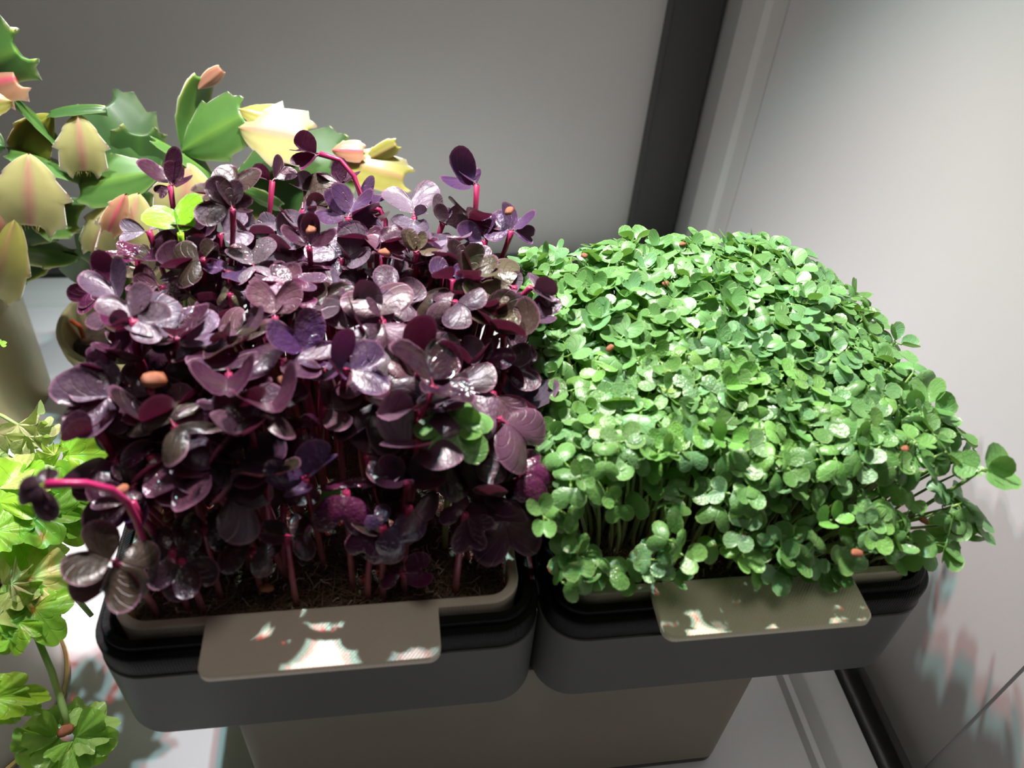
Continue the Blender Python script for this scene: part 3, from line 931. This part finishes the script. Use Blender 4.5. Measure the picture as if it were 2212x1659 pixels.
cands = []
NG = 35
for j in range(NG):
    for i in range(NG):
        u = (i + .5 + rg.uniform(-.5, .5)) / NG
        v = (j + .5 + rg.uniform(-.5, .5)) / NG
        if v < .12 and rg.random() < .5: continue
        if v < .3 and rg.random() < .2: continue
        root = Vector((P + .0055 + (D - .011) * u, .0045 + (D - .009) * v, MATZ))
        cx, cy = u - .5, v - .5
        px_ = max(0, cx) ** 2
        lean = Vector((cx * .010 + (.010 * smooth((u - .80) / .2) * rg.uniform(.3, 1.5) if u > .8 else 0) - (.008 * smooth((.2 - u) / .2) * rg.uniform(.2, 1.2)),
                       cy * .012 - .010 * smooth((.2 - v) / .2) * rg.uniform(.2, 1.1), 0))
        h = gcan(u, v) - abs(rg.gauss(0, .004))
        if rg.random() < .10: h -= rg.uniform(.004, .012)
        h = max(h, .003)
        head = Vector((root.x + lean.x + rg.gauss(0, .0012), root.y + lean.y + rg.gauss(0, .0012), h))
        head.x = max(head.x, P - .0035); head.y = max(head.y, -.0035)
        if head.y < .002: head.z = max(head.z, .0045)
        ax = ((head - root).normalized() * .7 + Vector((rg.gauss(0, .22) + cx * .5, rg.gauss(0, .22) + cy * .5 - .12, .5))).normalized()
        cands.append((depth(head) - h * 0.6, root, head, ax, u, v))
cands.sort(key=lambda c: c[0])
# sprouts that stand out, each at its own place
GH = [
 ('stray green sprout reaching furthest right over the white wall', 2120, 1015, .006, (.218, .012), [(150, 46), (8, 62), (-25, 58)]),
 ('green sprout on a thin bent stem standing off the right edge', 1972, 806, .040, (.216, .040), [(75, 42), (-48, 48)]),
 ('broad three-lobed green sprout at the right edge below the bent one', 2010, 880, .030, (.216, .030), [(95, 52), (-20, 46), (190, 50)]),
 ('large bluish-green sprout in the middle of the green tray top', 1580, 655, .072, None, [(85, 62), (200, 50), (-10, 54)]),
 ('big pale green sprout at the front left corner of the green tray', 1248, 1205, .004, None, [(175, 62), (-15, 50)]),
 ('shiny round-leaved green sprout low over the cream rim at front left', 1285, 1210, .0035, None, [(-150, 62), (-60, 58)]),
 ('dark folded green sprout hanging over the front cream rim', 1350, 1235, .002, None, [(-115, 46), (20, 36)]),
 ('large two-leaved green sprout above the right tab', 1610, 1180, .006, None, [(115, 62), (5, 54)]),
 ('cupped bright green sprout at the front centre of the green tray', 1790, 1100, .012, None, [(60, 56), (165, 50)]),
 ('green sprout drooping onto the right tab', 1720, 1245, -.002, None, [(178, 46), (12, 46), (90, 40)]),
 ('dark green sprout overhanging the right end of the right tab', 1790, 1215, .001, None, [(-125, 56), (-35, 60)]),
 ('small green sprout leaning across the gap towards the purple tray', 1175, 1118, .004, (.126, .012), [(110, 44), (-95, 44)]),
 ('green sprout with heart-shaped leaves leaning out at the right front corner', 2060, 1155, .002, (.218, .010), [(-15, 52), (170, 56), (75, 44)]),
 ('grey-green sprout beside the right front corner', 2070, 1090, .004, (.218, .014), [(35, 50), (-70, 54)]),
 ('dark green sprout just above the black rim at the right corner', 1980, 1190, .003, (.216, .009), [(-5, 46), (165, 50)]),
 ('narrow grey-green sprout dangling above the right end of the cream rim', 1935, 1195, .003, None, [(108, 56), (-68, 50)]),
]
for lab, px, py, Y, rt, lv in GH:
    head = aty(px, py, Y)
    root = Vector((rt[0], rt[1], MATZ)) if rt else Vector((min(max(head.x, P + .006), P + D - .006), min(max(head.y + .004, .006), D - .006), MATZ))
    root.x = min(root.x, P + D - .0055)
    toc = (CAM_POS - head).normalized(); dep = depth(head)
    leaves = []
    for th, lp in lv:
        n0 = (Vector((0, 0, .62)) + toc * .6 + Vector((rg.gauss(0, .15), rg.gauss(0, .15), 0))).normalized()
        di = CR * math.cos(rad(th)) + CU * math.sin(rad(th))
        d = (di - n0 * di.dot(n0)).normalized()
        leaves.append((d, n0, lp * dep / FPX / max(.8, math.sqrt(max(0, 1 - d.dot(toc) ** 2))), rg.choice(['open', 'dome', 'cup']), jit(TINT['g'], rg, .2), 0))
    sprout('green_sprout', lab, 'sprout', 'green sprouts in the right tray', root, head, (head - root).normalized(), leaves, M_STG, .0006, .0005, 'G', None, None, rg)
SHADE = [('deep green', (0.115, 0.27, 0.07)), ('bright green', (0.18, 0.42, 0.09)), ('mid green', (0.15, 0.35, 0.10)), ('bluish green', (0.16, 0.35, 0.14)), ('yellowish green', (0.25, 0.45, 0.07))]
n_ind = 300 - len(GH)
for _, root, head, ax, u, v in cands[:n_ind]:
    nm, tc = rg.choice(SHADE[:4] if rg.random() < .92 else SHADE)
    lv = green_leaves(ax, rg, jit(tc, rg, .15))
    yz = 'foremost row' if v < .12 else 'front' if v < .25 else 'mid-front'
    xz = ['far-left', 'left', 'middle', 'right', 'far-right'][min(4, int(u * 5))]
    kd = {'open': 'open-leaved', 'dome': 'dome-leaved', 'cup': 'cup-leaved'}[lv[0][3]]
    sprout('green_sprout', '%s %s sprout at the %s %s of the right tray' % (kd, nm, xz, yz), 'sprout', 'green sprouts in the right tray', root, head, ax, lv, M_STG, .00062, .0005, 'G',
           Vector((rg.gauss(0, .002), rg.gauss(0, .002), 0)), None, rg)
# those beyond: one mass of real leaves and stems
PART = [([], [], [], [0]) for _ in range(4)]
SV, SF, SU = [], [], []
so = 0
for _, root, head, ax, u, v in cands[n_ind:]:
    LV, LF, LU, lo = rg.choice(PART)
    for d, n, ln, kd, tint, wet in green_leaves(ax, rg, None, rg.uniform(.9, 1.15)):
        gv, gf, gu = rg.choice(GEO[('G', kd)])
        m = np.array(frame(d, n, ln))[:3, :3]
        LV.append(gv @ m.T + np.array(head)); LF += [tuple(lo[0] + t for t in f) for f in gf]; LU += gu
        lo[0] += len(gv)
    L_ = (head - root).length
    pts = bez(root, root + Vector((0, 0, L_ * .4)), head - ax * (L_ * .3), head, 5)
    vv, ff, uu = tube_geo(pts, [.0006, .00056, .00052, .0005, .0003], 4)
    SV += vv; SF += [tuple(so + t for t in f) for f in ff]; SU += uu
    so += len(vv)
gm = thing('green_sprout_mass', 'dense mass of small green sprouts filling the back of the right tray', 'sprouts', (0, 0, 0))
gm['kind'] = 'stuff'
for (LV, LF, LU, _), c in zip(PART, ((.14, .33, .105), (.175, .40, .125), (.155, .36, .15), (.12, .29, .085))):
    lo_ = obj('leaves', mesh('leaves', np.concatenate(LV).tolist(), LF, [M_GRN], True, LU), gm); lo_['kind'] = 'stuff'
    lo_.color = (*c, 1)
obj('stems', mesh('stems', SV, SF, [M_STG], True, SU), gm)['kind'] = 'stuff'


# loose seed hulls on the greens and the purple mat, one brown seed on the celery
def hull_thing(label, p, s, group=None, name='seed_hull'):
    o = obj(name, hull_mesh(), None, p)
    o.scale = (s,) * 3
    o.rotation_euler = (R.uniform(-.6, .6), R.uniform(-.6, .6), R.uniform(0, 6))
    return tag(o, label, 'seed hull', group)


for lab, px, py, Y, s in (('red-brown seed hull on the green leaves behind the big bluish-green sprout', 1438, 614, .082, .0012),
                          ('small brown seed hull near the back left of the green sprouts', 1262, 552, .108, .001),
                          ('brown seed hull at the back middle of the green sprouts', 1475, 528, .112, .001),
                          ('red seed hull left of centre on the green sprouts', 1318, 752, .052, .0011),
                          ('dark seed hull among the greens at the right side', 1955, 970, .020, .0012),
                          ('brown seed hull at the right front corner of the greens', 1996, 1125, .006, .0012),
                          ('dark brown seed hull above the right end of the right tab', 1852, 1195, .0045, .0013),
                          ('black shiny seed hull at the left front among the purple stems', 365, 1116, .018, .0016),
                          ('orange seed hull in the dark middle of the purple sprouts', 608, 822, .042, .0020),
                          ('brown seed hull on the mat at the centre front of the purple tray', 575, 1270, .006, .0016)):
    hp = aty(px, py, Y)
    if px > 1200:
        d_, t_ = ray(px, py), .15
        while t_ < .5:
            hp = CAM_POS + d_ * t_; t_ += .0005
            if hp.z <= gcan((hp.x - P) / D, min(1, max(0, hp.y / D))) + .001: break
    hull_thing(lab, hp, s, 'loose seed hulls')

v, f, u = tube_geo([Vector((.0042, .0052, -.0045)), Vector((.0046, .0052, .001)), Vector((.0058, .0050, .0062))], [.0008, .0009, .0006], 8)
tag(obj('cut_stub', mesh('cut_stub', v, f, [plain('dry_stub', (.42, .30, .12), .5)], True)), 'short yellowish dry stub standing in the front left corner of the purple tray', 'stub')

# ------------------------------------------------------------------ holiday cactus in two brass pots
M_CAC = {}


def cactus_mat(nm, base, mid, edge):
    m, nt, p, N, L = new_mat(nm)
    uv = N.new('ShaderNodeTexCoord'); sep = N.new('ShaderNodeSeparateXYZ'); L.new(uv.outputs['UV'], sep.inputs[0])
    a = N.new('ShaderNodeMath'); a.operation = 'SUBTRACT'; a.inputs[1].default_value = .5; L.new(sep.outputs[0], a.inputs[0])
    b = N.new('ShaderNodeMath'); b.operation = 'ABSOLUTE'; L.new(a.outputs[0], b.inputs[0])
    cr = N.new('ShaderNodeValToRGB')
    e = cr.color_ramp.elements
    e[0].position = .0; e[0].color = (*mid, 1)
    e[1].position = .14; e[1].color = (*base, 1)
    x = e.new(.42); x.color = (*base, 1)
    x = e.new(.5); x.color = (*edge, 1)
    L.new(b.outputs[0], cr.inputs[0])
    n = N.new('ShaderNodeTexNoise'); n.inputs['Scale'].default_value = 70; L.new(uv.outputs['Object'], n.inputs['Vector'])
    mx = N.new('ShaderNodeMix'); mx.data_type = 'RGBA'; mx.blend_type = 'MULTIPLY'; mx.inputs[0].default_value = .5
    L.new(cr.outputs[0], mx.inputs[6])
    c2 = N.new('ShaderNodeValToRGB'); c2.color_ramp.elements[0].position = .3; c2.color_ramp.elements[0].color = (.6, .6, .6, 1); c2.color_ramp.elements[1].position = .6
    L.new(n.outputs['Fac'], c2.inputs[0]); L.new(c2.outputs[0], mx.inputs[7])
    L.new(mx.outputs[2], p.inputs['Base Color'])
    p.inputs['Roughness'].default_value = .38
    p.inputs['Subsurface Weight'].default_value = .6
    p.inputs['Subsurface Radius'].default_value = (1, .9, .5)
    p.inputs['Subsurface Scale'].default_value = .006
    return m


M_CAC['green'] = cactus_mat('cactus_green', (.085, .205, .045), (.13, .27, .045), (.13, .27, .06))
M_CAC['dark'] = cactus_mat('cactus_dark_green', (.045, .12, .03), (.06, .15, .03), (.06, .15, .03))
M_CAC['pale'] = cactus_mat('cactus_pale_new_growth', (.46, .44, .18), (.45, .24, .17), (.48, .38, .21))
M_CAC['yellow'] = cactus_mat('cactus_yellow', (.34, .33, .08), (.36, .24, .10), (.38, .30, .11))
M_CAC['olive'] = cactus_mat('cactus_olive', (.22, .24, .03), (.22, .22, .03), (.24, .22, .04))
M_CAC['pink'] = cactus_mat('cactus_pink', (.46, .24, .14), (.56, .09, .14), (.46, .22, .13))
M_CAC['brown'] = cactus_mat('cactus_dry_tip', (.36, .17, .11), (.40, .2, .12), (.30, .12, .1))


def segment(parent, p0, p1, n, width, kind, bend=.12, teeth=4, spiky=1.0, seed=0, ploc=None, th=.0011):
    """one flat cactus joint from p0 to p1, toothed near its outer end"""
    rr_ = random.Random(seed)
    d = p1 - p0; L_ = d.length
    NS, NU = 30, 8
    vs, uv, fs = [], [], []
    rows = []
    for sgn in (1, -1):
        for i in range(NS + 1):
            s = i / NS
            wd = math.sin(min(1, s / .62) * math.pi / 2) ** .75 if s < .62 else 1 - .42 * ((s - .62) / .38) ** 2
            if s > .97: wd *= .86
            tt = (s * (teeth + .2) + .15) % 1.0
            for j in range(NU + 1):
                t = -1 + 2 * j / NU
                side = .0
                if abs(t) == 1 and s > .28:
                    side = spiky * (.20 * tt ** 2 - .04)
                ww = width / 2 * (wd + side) + .0004
                x = t * ww
                y = s * L_ + (abs(t) ** 4) * spiky * .24 * L_ * max(0, s - .5)
                thick = th * (1 - t * t) ** .6 * (1 - .5 * s) + .00025 * (1 - abs(t) ** 6) + (th * .8 * math.exp(-(t / .16) ** 2)) * (1 - .6 * s)
                z = sgn * thick + bend * L_ * (-(s - .5) ** 2 + .25) * 1.6 - .10 * abs(x) * (1 if bend > 0 else -1)
                vs.append((x, y, z)); uv.append((.5 + .5 * t, s))
    W = NU + 1
    off = (NS + 1) * W
    for i in range(NS):
        for j in range(NU):
            q = i * W + j
            fs.append((q, q + 1, q + W + 1, q + W))
            q += off
            fs.append((q, q + W, q + W + 1, q + 1))
        for j in (0, NU):
            q = i * W + j
            fs.append((q, q + W, q + W + off, q + off) if j == 0 else (q, q + off, q + W + off, q + W))
    for j in range(NU):
        q = NS * W + j
        fs.append((q, q + 1, q + 1 + off, q + off))
    me = mesh('segment', vs, fs, [M_CAC[kind]], True, uv)
    o = bpy.data.objects.new('segment', me)
    put(o, parent)
    m = frame(d, n, 1.0)
    m.translation = p0 - ploc
    o.matrix_local = m
    if kind in ('pale', 'yellow', 'pink', 'brown'):
        if kind == 'pale':
            bv, bf = [], []
            for _ in range(14):
                x0 = rr_.uniform(-.16, .16) * width
                a = Vector((x0, L_ * .955, 0)); b = a + Vector((rr_.gauss(0, .0010), rr_.uniform(.0018, .0036), rr_.gauss(.0004, .0006)))
                v, f, _u = tube_geo([a, (a + b) / 2 + Vector((rr_.gauss(0, .0002), 0, 0)), b], .00009, 3)
                k0 = len(bv); bv += v; bf += [tuple(k0 + t for t in ff) for ff in f]
            bo = obj('bristles', mesh('bristles', bv, bf, [M_BRIS]), o)
            bo['kind'] = 'stuff'
        o['label'] = {'pale': 'pale yellow and pink new segment', 'yellow': 'yellow-green young segment', 'pink': 'pink young segment', 'brown': 'dry brown tip'}[kind]
    return o


def pot(name, label, cx, cy, ro, rb, zt, grp, soil=True, stake=True):
    t = thing(name, label, 'pot', (cx, cy, FZ), grp)
    h = zt - FZ
    obj('pot_body', lathe('pot_body', [(.001, 0), (rb - .001, 0), (rb, .001), (ro - .0012, h - .010), (ro, h - .008), (ro + .0004, h - .001), (ro - .0006, h), (ro - .0024, h),
                                       (ro - .003, h - .001), (ro - .004, h - .02), (ro - .005, h - .024)], [M_BRASS], 48), t)
    n = 40
    vs = [(0, 0, h - .015)]
    fs = []
    for k_, f_ in enumerate((.35, .7, 1)):
        for i in range(n):
            a = 2 * math.pi * i / n
            vs.append((f_ * (ro - .0045) * math.cos(a), f_ * (ro - .0045) * math.sin(a), h - .016 + .003 * math.sin(i * 1.7 + k_ * 2)))
    for i in range(n):
        i2 = (i + 1) % n
        fs += [(0, 1 + i, 1 + i2)] + [(1 + n * q + i, 1 + n * (q + 1) + i, 1 + n * (q + 1) + i2, 1 + n * q + i2) for q in (0, 1)]
    obj('soil', mesh('soil', vs, fs, [M_SOIL]), t)
    return t


PA = Vector((-.0525, .228, -.072))
pot('brass_pot', 'round olive-brass pot of dark soil behind the left edge of the purple tray', PA.x, PA.y, .0415, .032, PA.z, 'olive-brass pots')
PB = Vector((-.1555, .232, -.055))
pot('brass_pot', 'tall olive-brass pot cut by the left edge of the photo', PB.x, PB.y, .0430, .038, PB.z, 'olive-brass pots')
for lab, a, b in (('short orange stake in the soil of the round brass pot', atz(178, 722, -.087), None), ('orange stake in the tall brass pot at the left edge', atz(-2, 640, -.069), None)):
    v, f, u = tube_geo([a + Vector((0, 0, -.004)), a + Vector((.0006, -.001, .006)), a + Vector((-.001, -.004, .012))], [.0011, .0013, .0009], 6)
    tag(obj('plant_stake', mesh('plant_stake', v, f, [M_TAG])), lab, 'stake', 'orange stakes')

# label, pot, list of (base px, tip px, Y base, Y tip, width px, kind, roll, bend, teeth, spiky)
CA = [
 ((252, 668), (232, 575), .200, .190, 80, 'dark', 0, .1, 3, .8), ((232, 580), (212, 490), .190, .192, 100, 'dark', 20, .1, 3, .8),
 ((230, 500), (300, 400), .192, .188, 110, 'dark', -10, .1, 3, .8),
 ((330, 400), (222, 232), .200, .212, 150, 'dark', 0, .1, 4, 1.2), ((300, 420), (300, 290), .204, .206, 110, 'dark', 10, .1, 4, 1.2),
 ((345, 372), (172, 402), .178, .174, 105, 'green', 0, .08, 3, .8),
 ((300, 418), (268, 560), .168, .160, 118, 'pale', 0, .22, 3, 1.5), ((262, 432), (205, 548), .170, .166, 90, 'pale', 15, .2, 3, 1.2), ((272, 420), (236, 500), .162, .158, 46, 'pink', 0, .2, 2, 1.2),
 ((480, 470), (398, 330), .196, .190, 60, 'dark', 20, .1, 3, .6),
 ((398, 326), (436, 168), .190, .196, 66, 'green', 35, -.16, 4, .4), ((428, 190), (478, 150), .195, .197, 30, 'brown', 30, .1, 1, .3),
 ((396, 328), (524, 250), .188, .184, 118, 'green', 0, .12, 3, 1.0),
 ((516, 240), (642, 276), .186, .184, 66, 'yellow', -15, .2, 3, 1.0), ((518, 278), (656, 300), .182, .176, 118, 'pale', 0, .22, 3, 1.5),
 ((462, 396), (336, 306), .182, .180, 60, 'green', 62, .1, 4, .8), ((408, 352), (398, 478), .178, .168, 130, 'pale', 0, .22, 3, 1.0),
 ((478, 440), (738, 350), .190, .190, 175, 'dark', 0, .14, 4, 1.0), ((560, 470), (700, 420), .186, .186, 90, 'dark', 0, .1, 3, .8),
 ((716, 345), (872, 386), .190, .184, 82, 'yellow', 0, .2, 3, 1.2), ((790, 345), (856, 312), .190, .188, 34, 'yellow', 30, .1, 2, .8), ((718, 326), (785, 328), .188, .187, 44, 'pink', 0, .2, 2, .8),
 ((520, 402), (606, 446), .176, .172, 40, 'green', 60, .1, 3, .6), ((750, 420), (700, 395), .186, .186, 60, 'yellow', 0, .1, 2, 1),
]
CBS = [
 ((-20, 610), (100, 560), .190, .186, 60, 'dark', 0, .1, 3, .8),
 ((170, 560), (48, 540), .184, .182, 70, 'green', 20, .1, 3, .8), ((190, 620), (170, 540), .190, .186, 80, 'dark', 0, .1, 3, .7),
 ((60, 470), (168, 470), .180, .178, 110, 'green', -20, .12, 3, .9), ((20, 520), (120, 420), .186, .186, 120, 'dark', 0, .1, 3, .8),
 ((176, 362), (28, 214), .180, .176, 42, 'green', 55, .06, 4, .5),
 ((182, 396), (20, 330), .176, .172, 76, 'green', 48, .2, 4, .5),
 ((62, 332), (66, 486), .168, .160, 138, 'pale', 0, .24, 3, 1.5),
 ((168, 246), (182, 368), .178, .172, 92, 'pale', 0, .22, 3, 1.4), ((112, 248), (44, 345), .180, .178, 90, 'olive', 10, .2, 3, .8),
 ((230, 240), (110, 245), .182, .180, 60, 'dark', 55, .16, 3, .6),
 ((34, 470), (-10, 640), .160, .156, 104, 'yellow', 0, .2, 3, .8), ((-10, 440), (-6, 520), .160, .158, 80, 'pink', 0, .2, 3, 1),
 ((-60, 150), (36, 108), .178, .176, 120, 'green', 20, .08, 3, 2.4), ((-60, 190), (34, 170), .176, .174, 90, 'pink', 10, .1, 4, 2.2),
 ((28, 222), (-40, 215), .172, .170, 64, 'yellow', 0, .2, 3, 1.0), ((10, 320), (-50, 300), .186, .186, 70, 'dark', 0, .1, 3, .8),
]
for lab, base, lst, sd in (('holiday cactus with pale yellow-pink shoots growing in the round brass pot', PA, CA, 100), ('holiday cactus with drooping pale segments at the left edge, in the tall brass pot', PB, CBS, 300)):
    loc = Vector((base.x, base.y, base.z - .016))
    t = thing('holiday_cactus', lab, 'cactus', loc, 'holiday cacti')
    BACK = .032
    first = aty(*lst[0][0], lst[0][2] + BACK)
    v, f, u = tube_geo([Vector((0, 0, -.001)), (first - loc) * .5 + Vector((0, 0, .003)), first - loc], [.0032, .0026, .002], 8)
    obj('stem', mesh('stem', v, f, [M_CAC['dark']], True, u), t)
    for q, (a, b, ya, yb, wd, kd, roll, bend, teeth, spk) in enumerate(lst):
        p0, p1 = aty(*a, ya + BACK), aty(*b, yb + BACK)
        toc = (CAM_POS - p0).normalized()
        n = (toc * .85 + Vector((0, 0, .32))).normalized()
        d = (p1 - p0).normalized()
        n = Matrix.Rotation(rad(roll), 3, d) @ n
        segment(t, p0, p1, n, wd * depth(p0) / FPX, kd, bend, teeth, spk, sd + q, loc)

# ------------------------------------------------------------------ celery in a pale pot at the lower left
pc = thing('celery_pot', 'pale tapered pot with a thin gold ring round its foot at the lower left', 'pot', (-.1030, .0545, FZ))
obj('pot_body', lathe('pot_body', [(.001, 0), (.0395, 0), (.0405, .0012), (.0412, .012), (.0470, .075), (.0476, .080), (.0466, .081), (.0455, .080), (.0440, .070), (.040, .066)], [M_POTC], 64), pc)
obj('gold_ring', lathe('gold_ring', [(.0404, .0022), (.0418, .0024), (.0422, .0032), (.0420, .0040), (.0409, .0046)], [M_GOLD], 64), pc)
obj('soil', lathe('soil', [(.0002, .072), (.02, .0725), (.043, .071)], [M_SOIL], 32), pc)


def lobed(seed, lobes=3, deep=.35, wave=.12, nphi=48, nr=5, spread=100):
    rr_ = random.Random(seed)
    ph = rr_.uniform(0, 6)
    vs, uv, fs = [], [], []
    for i in range(nr + 1):
        rho = i / nr
        for j in range(nphi + 1):
            t = -1 + 2 * j / nphi
            phi = rad(spread) * t
            a = (t * .5 + .5) * lobes
            lb = abs(math.sin(math.pi * a)) ** .45
            te = abs(math.sin(math.pi * a * 2 + .4)) ** .6
            Rr = (1 - .22 * abs(t)) * (1 - deep + deep * lb) * (.93 + .07 * te)
            Rr *= 1.0 if abs(t) < .9 else max(.25, 1 - (abs(t) - .9) * 6)
            r = rho * Rr
            x, y = r * math.sin(phi), .06 + r * math.cos(phi)
            z = .22 * abs(x) + wave * rho ** 2 * math.sin(lobes * 2 * math.pi * (t * .5 + .5) + ph) + .35 * wave * rho ** 2 * math.sin(17 * phi + ph) - .28 * y * y
            vs.append((x, y, z)); uv.append((.5 + .5 * t, rho))
    W = nphi + 1
    for i in range(nr):
        for j in range(nphi):
            q = i * W + j
            fs.append((q, q + W, q + W + 1) if i == 0 else (q, q + W, q + W + 1, q + 1))
    return vs, flip_ok(vs, fs), uv


CLM = []
for s in range(5):
    vs, fs, uv = lobed(40 + s, lobes=(3, 3, 5, 4, 3)[s], deep=(.32, .26, .24, .24, .34)[s], wave=(.09, .13, .10, .15, .10)[s])
    CLM.append(mesh('leaflet', vs, fs, [M_CEL], True, uv))
vs, fs, uv = lobed(61, lobes=5, deep=.55, wave=.55)
CRUMPLE = mesh('dried_leaflet', vs, fs, [M_CEL], True, uv)
CG, CLI, CY_, CDR = (.24, .52, .05), (.34, .68, .05), (.62, .68, .22), (.52, .52, .28)
cel_loc = Vector((-.1030, .0545, FZ + .072))
ce = thing('celery_plant', 'leafy lime-green celery plant in the pale pot at the left edge', 'plant', cel_loc)


def cstem(pts, r=.0011):
    v, f, u = tube_geo([p - cel_loc for p in pts], [r * 1.15] + [r] * (len(pts) - 2) + [r * .8], 7)
    obj('stem', mesh('stem', v, f, [M_STC], True, u), ce)


def cleaf(px, py, z, th, lp, tint, k=0, roll=0, dried=False, tip=.0, lab=None, scale_x=1.0):
    p = atz(px, py, z)
    toc = (CAM_POS - p).normalized()
    n0 = (toc * .6 + Vector((0, 0, .6)) + Vector((R.gauss(0, .12), R.gauss(0, .12), 0))).normalized()
    di = CR * math.cos(rad(th)) + CU * math.sin(rad(th)) + toc * tip
    d = (di - n0 * di.dot(n0)).normalized()
    n0 = Matrix.Rotation(rad(roll), 3, d) @ n0
    o = bpy.data.objects.new('leaflet', CRUMPLE if dried else CLM[k % 5])
    put(o, ce)
    m = frame(d, n0, lp * depth(p) / FPX)
    m = m @ Matrix.Diagonal((scale_x, 1, 1, 1))
    m.translation = p - cel_loc
    o.matrix_local = m
    o.color = (*jit(tint, R, .08), 1)
    if lab: o['label'] = lab
    return o


foot = cel_loc + Vector((.012, 0, -.001))
A = atz
cstem([foot, A(-30, 1180, -.045), A(10, 1120, -.03), A(60, 1110, -.026)])
cstem([foot + Vector((.006, .004, 0)), A(-10, 1240, -.05), A(40, 1170, -.042), A(66, 1150, -.040), A(110, 1215, -.044), A(160, 1285, -.05), A(198, 1330, -.058)], .0010)
cstem([foot + Vector((.012, -.004, 0)), A(20, 1330, -.05), A(80, 1375, -.048), A(112, 1450, -.055), A(138, 1535, -.062), A(150, 1585, -.068)], .0011)
cstem([foot + Vector((-.01, .01, 0)), A(-20, 960, -.03), A(5, 985, -.025), A(34, 1002, -.022)], .0016)
cstem([foot + Vector((-.01, .015, 0)), A(-30, 880, -.02), A(8, 900, -.02), A(45, 922, -.022)], .0007)
for a in ((130, 985, -.022, 10, 96, CLI, 1), (120, 1010, -.024, 165, 60, CLI, 0), (150, 1080, -.026, 70, 96, CLI, 3), (60, 1075, -.020, 120, 92, CLI, 2), (40, 1100, -.022, 20, 130, CG, 1),
          (90, 1105, -.024, -25, 86, CG, 0), (130, 1085, -.026, -60, 98, CG, 4), (140, 1080, -.03, 10, 76, CLI, 1), (20, 1130, -.024, -62, 110, CLI, 0), (70, 1100, -.024, -90, 70, CG, 2),
          (-10, 1090, -.018, 60, 110, CLI, 3), (5, 1060, -.016, 85, 78, CY_, 2), (45, 1030, -.018, 150, 66, CY_, 1), (-20, 1150, -.02, 30, 80, CG, 2), (0, 745, .0, 45, 14, CG, 0),
          (-5, 1265, -.034, 22, 140, CY_, 1), (60, 1245, -.032, -35, 96, CY_, 3), (20, 1275, -.032, -70, 70, CY_, 4), (95, 1205, -.034, 45, 50, CY_, 0),
          (20, 1300, -.036, -60, 84, CG, 2), (50, 1315, -.036, -20, 74, CG, 1), (0, 1330, -.036, -75, 78, CG, 0), (40, 1340, -.036, -100, 70, CLI, 3), (70, 1310, -.036, -55, 92, CG, 4), (-20, 1290, -.036, -30, 90, CG, 2)):
    cleaf(*a)
cleaf(-30, 1510, -.045, 14, 118, (.30, .46, .03), 0, 0, scale_x=.55); cleaf(-30, 1515, -.046, -2, 112, (.22, .40, .03), 1, 0, scale_x=.5)
for th, dx, dy, lp, k, roll in ((150, -8, 0, 92, 1, 25), (105, -4, -4, 62, 0, -20), (28, 8, 0, 92, 2, -25), (-8, 12, 4, 84, 1, 20), (-158, -10, 8, 98, 3, -30), (-118, -6, 8, 74, 2, 25),
                              (-66, 4, 10, 72, 3, -20), (-32, 10, 8, 80, 0, 30), (188, -10, 4, 84, 4, 10), (60, 2, -6, 50, 3, 30)):
    cleaf(146 + dx, 1588 + dy, -.068 + R.uniform(-.002, .001), th, lp, (.30, .56, .09) if th < 0 else (.36, .56, .16), k, roll)
cleaf(35, 915, -.018, -40, 74, CDR, 0, 0, True, lab='dried curled pale leaflet'); cleaf(75, 930, -.018, 10, 46, CDR, 0, 40, True, lab='dried curled pale leaflet'); cleaf(60, 940, -.018, -85, 52, CDR, 0, 0, True, lab='dried curled pale leaflet')
cleaf(118, 985, -.020, 110, 36, CY_, 0, 0, True, lab='shrivelled pale leaflet tip'); cleaf(20, 1262, -.03, 20, 60, CDR, 0, 0, True, lab='shrivelled brownish leaflet')
hull_thing('smooth red-brown seed resting on the lowest celery leaf', atz(142, 1578, -.0655), .0021, None, 'brown_seed')


# ------------------------------------------------------------------ look-alikes told apart by their order from the left
from collections import defaultdict
seen = defaultdict(list)
for o in COL.objects:
    if o.parent is None and 'label' in o.keys() and o.name.split('.')[0] in ('purple_sprout', 'green_sprout'):
        seen[o['label']].append(o)
ORD = ['second', 'third', 'fourth', 'fifth', 'sixth', 'seventh', 'eighth', 'ninth', 'tenth', 'eleventh', 'twelfth']
NUM = {2: 'two', 3: 'three', 4: 'four', 5: 'five', 6: 'six', 7: 'seven', 8: 'eight', 9: 'nine', 10: 'ten', 11: 'eleven', 12: 'twelve'}


def img_x(o):
    lf = [c for c in o.children if c.name.startswith('leaf')]
    p = Vector(o.location) + (lf[0].matrix_local.translation if lf else Vector())
    q = CM.transposed() @ (p - CAM_POS)
    return q.x / -q.z


for lab, lst in seen.items():
    if len(lst) < 2: continue
    lst.sort(key=img_x)
    for i, o in enumerate(lst):
        w_ = 'leftmost of ' + NUM.get(len(lst), 'several') if i == 0 else 'rightmost of ' + NUM.get(len(lst), 'several') if i == len(lst) - 1 else ORD[min(i - 1, 10)] + ' from left'
        o['label'] = lab + ', ' + w_
